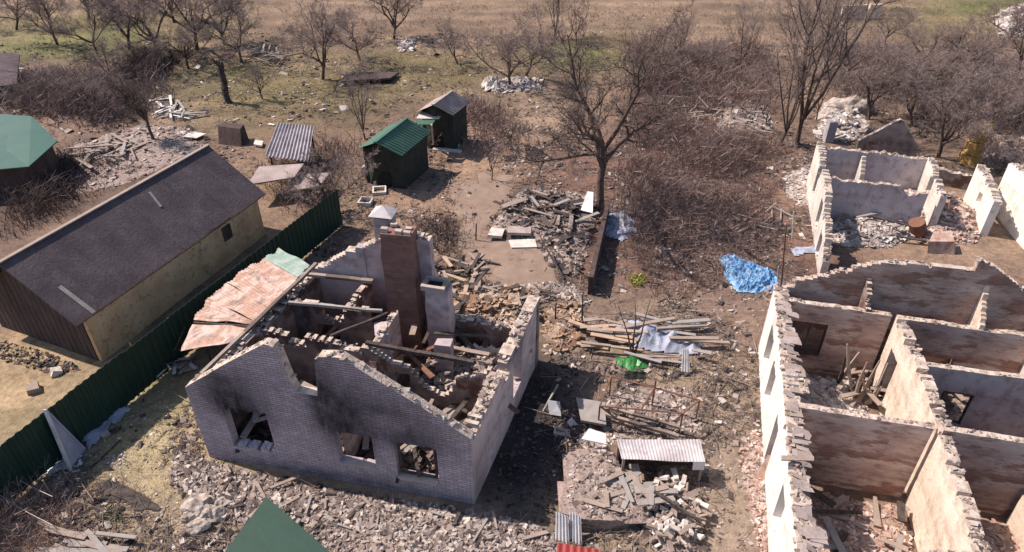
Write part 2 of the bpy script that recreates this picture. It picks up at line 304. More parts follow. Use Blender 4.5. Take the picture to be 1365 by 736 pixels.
# ------------------------------------------------------------------ ruined wall: outer face on the line a-b, thickness to the left of it
def prof(P, u):
    if u <= P[0][0]: return P[0][1]
    for (a, za), (b, zb) in zip(P, P[1:]):
        if u <= b: return za + (zb - za) * (u - a) / max(b - a, 1e-6)
    return P[-1][1]
def ruin_wall(name, a, b, top, th, mat, parent, holes=(), jag=.08, soot=(), sootbase=0, z0=-.15, seed=0, du=.13, dz=.22, cap=True, rough=.004, ceil_soot=0, label=None, heads=9, hs=.6, headm='head'):
    a, b = Vector((a[0], a[1])), Vector((b[0], b[1])); L = (b - a).length
    gapk = 0
    P = top if isinstance(top, (list, tuple)) else [(0, top), (L, top)]
    n = max(2, int(L / du)); us = [L * i / n for i in range(n + 1)]
    rr = random.Random(seed * 77 + 5)
    def tz(u): b_ = noise.noise(Vector((u * .9, seed * 5.3, 9))); return prof(P, u) + jag * (noise.noise(Vector((u * 1.7, seed * 3.1, 0))) * 1.1 + noise.noise(Vector((u * 5, seed * 3.1, 4))) * .6 - 3.2 * max(0, b_ - .28))
    tops = [tz(u) + rr.uniform(-jag, jag) * .35 for u in us]
    stp = name in ('side_wall', 'outer_wall', 'back_wall', 'back_gable', 'inner_wall', 'front_wall', 'rear_gable')
    if stp: 
        sh = 0; t2 = []
        for t in tops:
            if rr.random() < .45: sh = rr.choice((-.17, -.085, 0, 0, 0, .05))
            t2.append(round((t + sh) / .085) * .085)
        tops = t2
    hj = {}
    def col_iv(i):
        um = (us[i] + us[i + 1]) / 2; iv = [(z0, None)]
        for k, h in enumerate(holes):
            if h[0] <= um <= h[1]:
                j = h[4] if len(h) > 4 else .03
                lo = h[2] + j * noise.noise(Vector((um * 5, k + seed, 1))) * 2; hi = h[3] + j * noise.noise(Vector((um * 5, k + seed, 2))) * 2
                iv2 = []
                for (p, q) in iv:
                    if q is None: iv2 += [(p, lo), (hi, None)]
                    else: iv2.append((p, q))
                iv = iv2
        return iv
    V = []; F = []; So = []; hd = []
    ivs = [col_iv(i) for i in range(n)]
    def sv(u, z):
        s = sootbase + .35 * noise.noise(Vector((u * .7, z * .9, seed))) * (1 if sootbase else 0)
        for (su, sz_, sr, sh, k) in soot:
            dx = (u - su) / sr; dzz = (z - sz_) / (sh if z > sz_ else sh * .35); q = dx * dx * (1.0 if z > sz_ else 1.3) + dzz * dzz
            s += k * math.exp(-q * .85)
        if ceil_soot: s += ceil_soot * max(0, 1 - (prof(P, u) - z) / .8)
        return min(1, max(0, s))
    def vert(u, y, z):
        w = rough * 2 * noise.noise(Vector((u * 2.1, z * 2.1, seed + y * 9)))
        V.append((u, y + w, z)); So.append(sv(u, z)); return len(V) - 1
    for i in range(n):
        u0, u1 = us[i], us[i + 1]
        for (p, q) in ivs[i]:
            q0, q1 = ((tops[i],) * 2 if stp else (tops[i], tops[i + 1])) if q is None else (q, q)
            if min(q0, q1) - p < .03: continue
            m = max(1, int(round((max(q0, q1) - p) / dz))); prev = None; jt = 0
            for k in range(m + 1):
                f = k / m; za, zb = p + (q0 - p) * f, p + (q1 - p) * f; e = jt * f if k == m else 0
                row = (vert(u0, 0, za), vert(u1, 0, zb), vert(u1, th, zb + e), vert(u0, th, za + e))
                if prev:
                    for s_ in range(4):
                        if s_ in (1, 3):
                            nb = ivs[i + 1] if s_ == 1 and i + 1 < n else ivs[i - 1] if s_ == 3 and i > 0 else None
                            if nb == ivs[i] and not (stp and q is None): continue
                        F.append((prev[s_], prev[(s_ + 1) % 4], row[(s_ + 1) % 4], row[s_]))
                else: F.append((row[3], row[2], row[1], row[0]))
                prev = row
            F.append(prev)
            if q is None: hd.append(len(F) - 1)
    me = npmesh(name, V, F, So); o = link(name, me, [mat, headm], parent); mi = np.zeros(len(F), np.int32); mi[hd] = 1; me.polygons.foreach_set('material_index', mi)
    o.location = (a.x, a.y, 0); o.rotation_euler = (0, 0, math.atan2(b.y - a.y, b.x - a.x))
    if label: o['label'] = label
    if cap:                                  # crumbled masonry along the wall head
        N = int(L * heads * 3.2 * (th / .3)); u = rng.uniform(0, L, N); z = np.array([tz(q) for q in u]) + rng.uniform(-.02, .03, N)
        V2, F2 = chunks_np(np.column_stack([u, rng.uniform(0.02, max(th - .02, .03), N), z]), .03 * (6.0 ** (rng.random(N) ** 1.8)) * (th / .35) ** .5, .4, 1.3, .9)
        c = link('broken_edge', npmesh('broken_edge', V2, F2), 'walltop', o); c['kind'] = 'stuff'
    return o
def window_frame(parent, u0, u1, z0, z1, th, mat='char', mull=1, t=.06, y=.12, pane=False):
    mb = MB(); mb.box(u0, u1, y, y + t, z0, z0 + t); mb.box(u0, u1, y, y + t, z1 - t, z1)
    mb.box(u0, u0 + t, y, y + t, z0 + t, z1 - t); mb.box(u1 - t, u1, y, y + t, z0 + t, z1 - t)
    for k in range(mull): c = u0 + (u1 - u0) * (k + 1) / (mull + 1); mb.box(c - t / 2, c + t / 2, y + .002, y + t - .002, z0 + t, z1 - t)
    return mb.build('window_frame', mat, parent)
# ------------------------------------------------------------------ ground
def axis(lo, hi, a, b, st, far):
    c = list(np.arange(lo, hi + st / 2, st)); l = []; s = st; x = lo
    while x > a: s *= 1.35; x -= s; l.append(x)
    r = []; s = st; x = hi
    while x < b: s *= 1.35; x += s; r.append(x)
    return np.array(l[::-1] + c + r)
XS = axis(-46, 46, -900, 900, .3, 0); YS = axis(8, 84, -400, 1500, .3, 0)
X, Y = np.meshgrid(XS, YS); gx, gy = X.ravel(), Y.ravel()
Z = np.array([terr(a, b) for a, b in zip(gx, gy)])
n1 = np.array([noise.noise(Vector((a * .16, b * .16, 1))) for a, b in zip(gx, gy)]); n2 = np.array([noise.noise(Vector((a * .7, b * .7, 2))) for a, b in zip(gx, gy)])
C = np.tile(np.array([.205, .138, .108]), (len(gx), 1))
def blob(px, py, rx, ry, c, k=1.0, soft=.55):        # a patch of soil, turf or painted shade lying round the ground point under px,py
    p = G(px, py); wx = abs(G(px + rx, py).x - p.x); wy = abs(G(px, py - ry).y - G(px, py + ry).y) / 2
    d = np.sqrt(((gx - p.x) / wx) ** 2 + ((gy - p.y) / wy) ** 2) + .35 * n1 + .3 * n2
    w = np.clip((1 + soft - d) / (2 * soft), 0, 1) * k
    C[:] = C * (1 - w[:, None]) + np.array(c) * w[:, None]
TAN = (.36, .265, .175); OLI = (.20, .16, .085); GRN = (.14, .16, .055); PNK = (.25, .165, .14); ASH = (.17, .125, .12); DRK = (.105, .068, .06); CLAY = (.30, .20, .15); SND = (.33, .24, .18)
for b_ in [(700, 30, 700, 60, (.22, .15, .115)), (780, 8, 700, 14, (.26, .18, .135)), (100, 40, 180, 30, OLI), (60, 62, 150, 18, GRN, .6), (330, 120, 160, 45, OLI), (250, 110, 80, 25, GRN, .55), (560, 95, 130, 35, OLI, .9),
           (830, 70, 90, 26, OLI, .8), (760, 75, 60, 14, GRN, .7), (1260, 25, 150, 22, OLI, .8), (1330, 10, 90, 14, GRN, .7), (1000, 60, 140, 40, (.28, .195, .145), .7),
           (100, 150, 170, 60, PNK, .7), (90, 260, 170, 70, DRK, .8), (360, 220, 90, 40, CLAY, .7), (30, 500, 120, 70, TAN), (20, 560, 60, 20, OLI, .6),
           (560, 235, 110, 40, CLAY, .9), (480, 300, 90, 35, CLAY, .9), (640, 200, 110, 60, CLAY, .9), (700, 150, 120, 35, SND, .6),
           (930, 250, 190, 110, (.175, .098, .082), .95), (860, 340, 110, 60, (.15, .09, .08), .9), (1000, 410, 120, 50, (.19, .13, .11), .8), (1100, 100, 220, 60, (.23, .155, .12), .6),
           (1240, 270, 160, 60, SND, .7), (1200, 150, 200, 60, (.22, .15, .12), .6),
           (180, 620, 190, 110, (.33, .265, .175)), (200, 540, 70, 60, (.30, .26, .15), .8), (150, 690, 60, 20, GRN, .25), (450, 690, 260, 45, (.31, .24, .20), .95), (60, 690, 110, 50, (.24, .16, .13), .8),
           (700, 570, 90, 150, (.035, .03, .034), .98), (860, 450, 110, 60, (.27, .20, .165), .9), (930, 540, 110, 70, (.28, .215, .165), .9), (970, 680, 70, 80, (.33, .255, .215), .95), (850, 680, 110, 60, (.29, .22, .17), .9),  # first patch: ashy ground with the burnt house's shadow painted in darker
           (720, 725, 80, 20, TAN, .6), (640, 400, 100, 30, (.26, .19, .14), .8), (430, 250, 60, 30, (.19, .14, .10), .8)]:
    blob(*b_)
n3 = np.array([noise.noise(Vector((a * 2.2, b * 2.2, 6))) for a, b in zip(gx, gy)])
C *= np.array([.91, .92, .86]); C *= (1 + .25 * n1 + .25 * n2 + .2 * n3)[:, None] * (1 + np.where(gy > 42, .5, .12) * np.array([noise.noise(Vector((a * .07, b * .55, 17))) for a, b in zip(gx, gy)]))[:, None] * np.where(gy > 38, .86, 1.0)[:, None]
nx = len(XS); I = np.arange(len(gx)).reshape(len(YS), nx)
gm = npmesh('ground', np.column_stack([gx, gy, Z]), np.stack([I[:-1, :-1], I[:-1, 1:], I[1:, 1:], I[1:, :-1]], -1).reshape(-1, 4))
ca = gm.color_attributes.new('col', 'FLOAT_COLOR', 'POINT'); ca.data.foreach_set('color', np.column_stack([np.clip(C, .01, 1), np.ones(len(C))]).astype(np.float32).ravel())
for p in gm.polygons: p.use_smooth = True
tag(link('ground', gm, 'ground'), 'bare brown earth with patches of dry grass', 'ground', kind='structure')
def sheet_on_ground(name, px, mat, label, off=.03, st=.22):
    poly = pxpoly(px); P = np.array(poly); lo, hi = P.min(0) - .5, P.max(0) + .5
    xs = np.arange(lo[0], hi[0], st); ys = np.arange(lo[1], hi[1], st); X, Y = np.meshgrid(xs, ys); x, y = X.ravel(), Y.ravel()
    wob = np.array([noise.noise(Vector((a * .9, b * .9, 11))) for a, b in zip(x, y)]) * .5
    d = np.where(inside(poly, x, y), 1, -1) * edged(poly, x, y) + wob
    z = np.array([terr(a, b) for a, b in zip(x, y)]) + np.clip(d * .12, -.05, off)
    I = np.arange(len(x)).reshape(len(ys), len(xs)); F = np.stack([I[:-1, :-1], I[:-1, 1:], I[1:, 1:], I[1:, :-1]], -1).reshape(-1, 4)
    F = F[(d[F] > -.3).any(1)]
    o = link(name, npmesh(name, np.column_stack([x, y, z]), F), mat); o.data.polygons.foreach_set('use_smooth', [True] * len(F))
    return tag(o, label, name, kind='structure')
sheet_on_ground('path', [(600, 255), (640, 232), (690, 235), (660, 290), (640, 310), (720, 322), (745, 345), (735, 380), (700, 392), (660, 385), (618, 345), (612, 300)], 'path', 'smooth muddy footpath beside the burnt foundation')
# ------------------------------------------------------------------ trees
def tree_meshes(seed, h, kind='orchard'):
    rr = random.Random(seed); T = [[], [], [], []]; K = [[], [], [], []]
    def seg(store, a, b, r0, r1): store[0].append(a); store[1].append(b); store[2].append(r0); store[3].append(r1)
    def rv(k=1): return Vector((rr.gauss(0, 1), rr.gauss(0, 1), rr.gauss(0, 1))) * k
    par = {'orchard': dict(tr=.20, n0=5, spread=.95, up=.25, lens=(.62, .55, .5, .48), ns=(6, 7, 7), dens=1), 'tall': dict(tr=.12, n0=5, spread=.36, up=.42, lens=(.86, .40, .5, .5), ns=(8, 6, 6), dens=1),
           'sapling': dict(tr=.22, n0=4, spread=.5, up=.3, lens=(.7, .5, .5, .4), ns=(5, 4, 3), dens=.5), 'old': dict(tr=.30, n0=6, spread=.55, up=.27, lens=(.68, .44, .46, .42), ns=(9, 8, 6), dens=1)}[kind]
    fuzz = {'orchard': 7, 'old': 7, 'tall': 5, 'sapling': 3}[kind]
    wob = .27 if kind == 'old' else .22 if kind == 'orchard' else .10
    def branch(p, d, ln, r, lev):
        last = lev >= 3; store = T if lev <= 1 or (lev == 2 and kind != 'sapling' and r > .012 * 1) else K
        if lev >= 3: store = K
        nseg = 5 if lev <= 1 else 3 if lev == 2 else 2; q = p; rad = r; pts = [(p, d, r)]
        for i in range(nseg):
            d = (d + rv(wob) + Vector((0, 0, par['up'] * .35))).normalized(); q2 = q + d * ln / nseg; r2 = max(.004, r * (1 - .8 * (i + 1) / nseg))
            seg(store, q, q2, rad, r2); q = q2; rad = r2; pts.append((q, d, r2))
        if lev >= 4: return
        if last:
            for t in range(fuzz):
                k = rr.randrange(1, nseg + 1); a, dd, _ = pts[k]; nd = (dd * .6 + rv(.6)).normalized(); L = ln * rr.uniform(.35, .75)
                m = a + nd * L * .5; seg(K, a, m, .006, .0045); nd = (nd + rv(.25)).normalized(); seg(K, m, m + nd * L * .5, .0045, .002)
            return
        nc = par['ns'][lev] if lev < len(par['ns']) else 4
        for c in range(max(2, int(nc * (par['dens'] if lev == 2 else 1)))):
            t = .22 + .78 * (c + rr.random()) / nc; k = min(nseg - 1, int(t * nseg)); f = t * nseg - k
            a = pts[k][0].lerp(pts[min(k + 1, nseg)][0], min(f, 1)); dd = pts[k][1]
            side = rv(); side = (side - dd * side.dot(dd)).normalized()
            nd = (dd * .75 + side * (.85 if lev < 2 else 1.0) + Vector((0, 0, par['up'] * .5))).normalized()
            branch(a, nd, ln * par['lens'][min(lev + 1, 3)] * rr.uniform(.7, 1.25) * (1 - .35 * t), max(.005, pts[k][2] * .58), lev + 1)
    th = h * par['tr']; r0 = h * (.020 if kind in ('orchard',) else .019 if kind == 'old' else .013); p = Vector((0, 0, -.15)); d = Vector((rr.uniform(-.15, .15), rr.uniform(-.15, .15), 1)).normalized()
    N = 4
    for i in range(N):
        q = p + d * (th + .15) / N; seg(T, p, q, r0 * (1.25 if i == 0 else 1) * (1 - .07 * i), r0 * (1 - .07 * (i + 1))); p = q; d = (d + rv(.07)).normalized()
    for i in range(par['n0']):
        a = 2 * math.pi * (i + rr.uniform(-.3, .3)) / par['n0']; s = par['spread'] * rr.uniform(.55, 1.2)
        if i == 0: s *= .3
        nd = Vector((math.cos(a) * s, math.sin(a) * s, .9)).normalized()
        branch(p - d * rr.uniform(0, th * .3), nd, (h - th) * rr.uniform(.75, 1.0) / (1 if kind == 'tall' else 1.12), r0 * rr.uniform(.5, .72), 0)
    out = []
    for st, k in ((T, 6), (K, 3)):
        V, F = segs_np([tuple(v) for v in st[0]], [tuple(v) for v in st[1]], st[2], st[3], k); out.append((V, F))
    return out
VAR = {}
def tree_proto(key, seed, h, kind, tw='twig'):
    (V, F), (V2, F2) = tree_meshes(seed, h, kind)
    a = npmesh('trunk', V, F); a.materials.append(M['bark']); a.polygons.foreach_set('use_smooth', [True] * len(F))
    b = npmesh('crown', V2, F2); b.materials.append(M[tw]); VAR[key] = (a, b, h)
for i, sd in enumerate((3, 8, 15, 22, 31)): tree_proto('o%d' % i, sd, 6.0, 'orchard')
for i, sd in enumerate((4, 9)): tree_proto('s%d' % i, sd, 3.0, 'sapling')
tree_proto('tall', 12, 14.0, 'tall'); tree_proto('tall2', 14, 9.0, 'tall'); tree_proto('old', 5, 11.0, 'old', 'twigdark'); tree_proto('old2', 19, 7.0, 'old', 'twigdark')
def plant_tree(px, py, ht, key, rz, label, wide=1.0, cat='tree', name='bare_tree', group='bare trees on the plots', lean=(0, 0)):
    a, b, h0 = VAR[key]; s = ht / h0; p = gt(px, py)
    e = empty(name, label, cat, p, rz, group); e.scale = (s * wide, s * wide, s); e.rotation_euler = (lean[0], lean[1], rz)
    for nm, me in (('trunk', a), ('crown', b)):
        o = bpy.data.objects.new(nm, me); col.objects.link(o); o.parent = e
    return e
TREES = [
 (77, 60, 5.2, 'o0', 0, 'spreading bare orchard tree on green turf at the far upper left'),
 (22, 40, 5.0, 'o3', 1.0, 'bare tree cut by the left edge of the photo near the top'),
 (130, 72, 4.6, 'o1', .7, 'bare tree leaning right just right of the spreading orchard tree'),
 (172, 66, 6.0, 'o2', 2.0, 'dark bare tree with white specks of rubble behind its crown'),
 (207, 76, 7.2, 'o4', 3.0, 'tallest bare tree of the upper left orchard, beside the dark hedge'),
 (262, 66, 7.2, 'o1', 4.1, 'pinkish bare tree whose crown leaves the top edge above the upright burnt trunk'),
 (322, 84, 4.8, 'o3', 2.2, 'low bare tree standing over a heap of cut branches'),
 (232, 30, 6.0, 'o0', 2.7, 'hazy bare tree on the far upper left edge of the field'),
 (118, 25, 5.5, 'o2', 1.4, 'faint bare tree farthest back in the upper left'),
 (252, 92, 4.4, 'o4', 5.0, 'short pinkish bare tree left of the burnt shaggy trunk'),
 (205, 188, 4.6, 'old2', 1.2, 'dark bare tree forked low, beyond the dark barn roof'),
 (430, 106, 5.6, 'o2', .4, 'slim bare tree with a bent trunk on the tan slope, upper centre left'),
 (480, 80, 4.4, 'o1', 2.5, 'small bare tree with upright trunk left of the round crowned tree'),
 (525, 52, 5.6, 'o0', 3.6, 'bushy round crowned bare tree with white rubble at its foot'),
 (487, 186, 4.7, 'tall2', 1.1, 'thin upright bare tree just left of the green roofed shed'),
 (680, 118, 5.2, 'o4', 1.0, 'wide bare tree behind the white rubble heap, top centre'),
 (700, 104, 5.0, 'o3', .2, 'dark twin trunk just right of the wide tree by the rubble'),
 (738, 52, 5.6, 'tall2', 3.0, 'loose bare tree at the top edge left of the great dark tree'),
 (800, 282, 11.4, 'old', 2.9, 'great dark knotty bare tree with shaggy trunk in the middle'),
 (768, 60, 4.4, 's1', 1.9, 'small pale bare tree behind the great dark tree'),
 (1062, 192, 13.0, 'tall', .6, 'tallest bare tree with steep straight limbs above the small ruin'),
 (1040, 192, 8.0, 'tall2', 2.6, 'slim leaning companion trunk at the foot of the tallest tree'),
 (1088, 160, 3.9, 's0', .2, 'small forked tree right of the tallest tree beside the pale rubble'),
 (1020, 172, 3.4, 's1', 1.2, 'thin pale sapling among the branch heaps left of the tallest tree'),
 (1167, 14, 3.8, 'o1', 1.0, 'lone small tree at the top edge casting a long shadow'),
 (1250, 210, 5.6, 'o0', 1.5, 'dark stemmed bare tree between the small ruin and the amber stump'),
 (1158, 160, 4.9, 'o2', 2.8, 'slender bare tree behind the ruined gable tip, with yellow brush at its foot'),
 (1190, 128, 4.8, 'o4', .8, 'hazy brown bare tree in the thicket above the small ruin'),
 (1135, 108, 5.0, 'o3', 3.4, 'dusky bare tree between the tallest tree and the field'),
 (1228, 92, 4.2, 'o1', 5.2, 'faint low bare tree at the lower edge of the far field'),
 (1298, 150, 4.8, 'o2', 4.0, 'brown bare tree right of the dark stemmed one, over pale debris'),
 (1352, 128, 7.0, 'tall2', 4.2, 'bare tree at the right edge before the pale far ruin'),
 (1335, 62, 5.5, 'o3', 5.5, 'bare tree in the upper right corner by white wreckage'),
 (655, 240, 3.0, 's0', 2.0, 'small pale sapling on bare clay, the nearer of the pair right of the sheds'),
 (681, 200, 2.9, 's1', .5, 'small sapling with dark stem, the farther of the pair right of the sheds'),
 (445, 288, 3.9, 'o4', 2.1, 'pinkish bare tree growing at the green fence end'),
 (865, 120, 3.8, 'o3', 1.1, 'low bare bush tree right behind the great dark tree crown'),
 (935, 110, 3.6, 'o1', 3.9, 'dim low tree in the brown thicket left of the tallest tree'),
 (1108, 60, 4.6, 'o2', 5.1, 'bare tree by the pale field wall at the top right'),
 (350, 132, 2.6, 'o0', .3, 'low round bare bush right of the burnt trunk'),
 (60, 140, 3.2, 'o3', .9, 'broad low bare bush above the cut off green roof'),
 (125, 150, 3.4, 'o1', 4.4, 'broad brown bare bush in the left thicket'),
 (150, 108, 3.2, 'o2', 3.3, 'low brown bush in front of the dark hedge'),
 (1075, 92, 4.6, 's0', 1.3, 'thin pale bare tree in the scrub right behind the tallest tree'),
 (1215, 168, 4.2, 'o3', 2.3, 'low brown bare tree just behind the pale rubble and left of the dark stemmed one'),
 (1278, 108, 4.6, 'o0', 3.3, 'brown bare tree midway up the scrub at the upper right, above the amber stump'),
 (1318, 178, 4.4, 'o1', .9, 'bare tree standing right behind the amber stump'),
 (1180, 62, 4.0, 'o4', 4.9, 'small hazy bare tree on the far field edge, left of the pale bits'),
 (985, 92, 4.4, 'tall2', 1.9, 'slim bare tree in the brown thicket just left of the tallest tree'),
 (900, 84, 3.8, 'o2', .3, 'hazy bare tree in the far brush behind the great dark tree'),
 (610, 86, 3.4, 'o3', 2.9, 'low faint bush tree left of the wide tree by the rubble, top centre'),
 (300, 60, 5.4, 'o2', 5.6, 'pinkish hazy bare tree just left of the heap of cut branches'),
 (560, 218, 2.6, 's1', 3.1, 'small dark sapling in front of the green roofed shed corner'),
 (1330, 232, 3.0, 'o4', 1.7, 'rust brown thorny bush behind the white walled ruin at the right edge'),
]
for (px, py, ht, key, rz, lab) in TREES: plant_tree(px, py, ht, key, rz, lab, 1.15 if key[0] == 'o' and key != 'old' else 1.0)
# burnt shaggy trunk
def stump(px, py, ty, label, r=.22, name='burnt_tree'):
    p = gt(px, py); h = rise(px, py, ty); e = empty(name, label, 'tree', p)
    mb = MB(); q = Vector((0, 0, -.1)); rr = random.Random(px)
    for i in range(8):
        n = q + Vector((rr.uniform(-.07, .07), rr.uniform(-.07, .07), h / 8)); mb.tube(q, n, r * (1.3 if i == 0 else 1) * rr.uniform(.85, 1.1), r * rr.uniform(.8, 1.05), 8); q = n
    mb.build('trunk', 'char', e)
    mb = MB()
    for i in range(46):
        z = rr.uniform(.3, h); a = rr.uniform(0, 6.28); ln = rr.uniform(.15, .55); mb.tube((0, 0, z), (math.cos(a) * ln, math.sin(a) * ln, z + rr.uniform(-.1, .4)), .035, .008, 4)
    for i in range(3):
        a = rr.uniform(0, 6.28); mb.tube((0, 0, h * .85), (math.cos(a) * .8, math.sin(a) * .8, h + rr.uniform(.3, 1.1)), .07, .01, 5)
    mb.build('crown', 'char', e)
stump(305, 137, 82, 'upright burnt trunk with stubby branches on the tan grass, upper left')
stump(858, 116, 96, 'short dark stub of a trunk beside the great dark tree', .14)
# ------------------------------------------------------------------ brush thickets and dry grass
def stems(name, label, poly, n, h0, h1, mat, r=.012, spread=.35, twigs=2, cat='brush', clump=.0):
    q = sample(poly, n); cl = np.array([noise.noise(Vector((a * .35, b * .35, 21))) for a, b in q]) if clump else None
    big = h1 > .9
    if big: n = int(n * 1.7); q = sample(poly, n); cl = np.array([noise.noise(Vector((a * .35, b * .35, 21))) for a, b in q]) if clump else None
    if clump: q = q[cl > clump - .35 * rng.random(len(q))]
    if big:
        q = q + rng.normal(0, .7, q.shape); ed = np.where(inside(poly, q[:, 0], q[:, 1]), 1, -1) * edged(poly, q[:, 0], q[:, 1]); q = q[rng.random(len(q)) < np.clip(.25 + ed / 3.0, .06, 1)]
    n = len(q); z = np.array([terr(a, b) for a, b in q]); A = np.column_stack([q, z - .05]); h = h0 + (h1 - h0) * rng.random(n) ** 1.6
    if big: h *= np.clip(np.array([.75 + 1.1 * noise.noise(Vector((a * .3, b * .3, 41))) for a, b in q]), .2, 1.5)
    off = rng.normal(0, spread, (n, 2)) * h[:, None]; Mid = A + np.column_stack([off * .4, h * .55]); B = A + np.column_stack([off, h])
    Sa, Sb, ra, rb = [A, Mid], [Mid, B], [np.full(n, r), np.full(n, r * .7)], [np.full(n, r * .7), np.full(n, r * .2)]
    for k in range(twigs):
        t = rng.uniform(.2, .9, (n, 1)); s = A + (B - A) * t; e = s + np.column_stack([rng.normal(0, .28, (n, 2)) * h[:, None], rng.uniform(.05, .4, n) * h])
        Sa.append(s); Sb.append(e); ra.append(np.full(n, r * .6)); rb.append(np.full(n, r * .2))
    m_ = rng.lognormal(0, .45, n); m_ = np.tile(m_, len(Sa))
    V, F = segs_np(np.concatenate(Sa), np.concatenate(Sb), np.concatenate(ra) * m_, np.concatenate(rb) * m_, 3)
    return tag(link(name, npmesh(name, V, F), mat), label, cat, kind='stuff')
stems('thicket', 'wide reddish brown thicket of dry stems right of the great dark tree', pxpoly([(835, 140), (960, 165), (1050, 200), (1035, 260), (990, 310), (900, 345), (830, 330), (820, 230)]), 11000, .3, 1.5, 'brush', .010, .22, clump=.0)
stems('thicket', 'brown thicket behind the great dark tree up to the tallest tree', pxpoly([(830, 60), (1030, 70), (1040, 150), (960, 160), (830, 135)]), 5200, .5, 2.0, 'brush', .014, clump=.0)
stems('thicket', 'hazy brown thicket around the trees above the small ruin', pxpoly([(1100, 70), (1365, 75), (1420, 190), (1300, 185), (1110, 150)]), 6500, .5, 2.2, 'twig', .014, clump=.0)
stems('thicket', 'dim brown thicket left of the barn and below the orchard', pxpoly([(0, 100), (200, 90), (230, 120), (170, 180), (60, 160), (0, 150)]), 5200, .4, 1.7, 'twig', .02, clump=.0)
stems('thicket', 'dry scrub along the far side of the barn', pxpoly([(0, 230), (90, 200), (190, 225), (120, 270), (0, 330)]), 2600, .3, 1.2, 'twigdark', .014)
stems('thicket', 'dry reddish stems between the green fence and the small sheds', pxpoly([(330, 240), (400, 175), (480, 200), (490, 250), (440, 300), (400, 300)]), 1800, .4, 1.3, 'brush', .013)
stems('thicket', 'dry brush round the foundation and behind the chimneys', pxpoly([(545, 270), (610, 275), (625, 325), (600, 345), (550, 335)]), 1100, .3, 1.0, 'twigdark', .011)
stems('thicket', 'thin pinkish weeds in the lower left corner', pxpoly([(-30, 620), (70, 640), (110, 700), (80, 780), (-60, 790)]), 2400, .3, 1.1, 'brush', .007, twigs=2)
stems('thicket', 'low weeds on the debris field left of the large right ruin', pxpoly([(840, 330), (1030, 290), (1050, 330), (980, 345), (960, 385), (870, 400)]), 1600, .15, .6, 'brush', .011)
stems('thicket', 'brown bushes beyond the grey roofed shed', pxpoly([(590, 145), (640, 120), (690, 150), (700, 210), (640, 215), (600, 190)]), 1500, .3, 1.3, 'brush', .015)
stems('thicket', 'dark hedge across the upper left orchard', pxpoly([(175, 100), (225, 76), (236, 84), (190, 112)]), 1800, .8, 1.7, 'twigdark', .02)
stems('dry_grass', 'short dry grass over the near left yard', pxpoly([(235, 480), (250, 600), (330, 690), (250, 760), (60, 760), (90, 640), (190, 520)]), 9000, .03, .14, 'straw', .007, .5, 1, 'grass')
stems('dry_grass', 'patchy dry grass on the far slope', pxpoly([(0, 5), (1365, 5), (1365, 60), (700, 130), (560, 140), (330, 170), (200, 140), (0, 100)]), 22000, .08, .35, 'straw', .018, .5, 0, 'grass', clump=.05)
stems('dry_grass', 'tufts of dry grass on the yard between the two large ruins', pxpoly([(860, 350), (1010, 400), (1000, 560), (940, 600), (900, 560), (930, 480), (820, 400)]), 3500, .03, .16, 'straw', .008, .5, 1, 'grass', clump=.05)
stems('green_weeds', 'small patch of green weeds in the near left yard', pxpoly([(125, 680), (160, 675), (170, 695), (140, 705)]), 700, .04, .14, 'moss', .01, .5, 1, 'weeds')
stems('green_weeds', 'green weeds among the beams behind the chimneys', pxpoly([(595, 350), (640, 352), (635, 378), (600, 382)]), 900, .05, .2, 'moss', .010, .5, 1, 'weeds')
tag(stems('yellow_weeds', 'yellow tuft on the brown soil right of the foundation', pxpoly([(838, 372), (856, 366), (862, 376), (846, 384)]), 160, .1, .4, 'yellow', .02, .5, 1, 'weeds'), kind='stuff')
# ------------------------------------------------------------------ burnt house in the middle
FL, FR, BR, BL = Vector((-9.75, 15.49)), Vector((-1.14, 13.69)), Vector((.99, 20.18)), Vector((-7.43, 22.0))
hc = empty('burnt_house', 'roofless burnt house of pale brick with a sooty gable, in the middle', 'house', (-4.4, 17.8, 0))
def HW(name, a, b, top, th, mat, **k):
    o = ruin_wall(name, a, b, top, th, mat, None, **k); o.parent = hc; o.location -= hc.location; return o
gp = [(0, 3.1), (1.6, 4.32), (3.05, 5.34), (3.38, 5.22), (3.5, 4.5), (3.60, 3.62), (4.38, 3.62), (4.42, 4.6), (4.5, 5.12), (5.2, 5.24), (6.9, 4.16), (8.79, 2.86)]
w = HW('front_gable', FL, FR, gp, .3, 'gable', holes=[(1.08, 2.5, .86, 2.5, .12), (4.66, 5.82, .88, 2.25, .04), (6.44, 7.7, .7, 2.2, .02)], jag=.014, seed=1, cap=True, heads=5, dz=.16,
       soot=[(1.75, 2.3, .95, 1.2, 1.1), (1.0, 2.9, .7, .9, .55), (5.15, 2.2, .85, 2.2, 1.0), (4.4, 3.0, .45, 2.0, .9), (6.5, 3.5, 1.0, .8, .45), (7.1, 2.2, .95, 1.0, .95), (1.2, 3.7, 1.6, .5, .35), (3.2, 0.1, 3, .35, .4), (6, .1, 4, .35, .4)])
window_frame(w, 6.48, 7.66, .74, 2.18, .38, 'char', 0, .07)
mb = MB(); mb.box(6.45, 7.7, -.06, .2, .66, .715); mb.build('window_sill', 'walltop', w)
mb = MB(); mb.box(4.7, 5.78, -.06, .2, .85, .91); mb.build('window_sill', 'walltop', w)
HW('side_wall', FR, BR, [(0, 2.86), (2.7, 2.9), (2.85, 2.45), (3.25, 2.4), (3.4, 2.9), (6.83, 2.95)], .42, 'sidewall', holes=[(3.75, 4.7, .85, 2.6, .03)], jag=.05, seed=2, soot=[(4.2, 2.6, .8, .7, .8), (.4, .5, .5, 1.2, .5)])
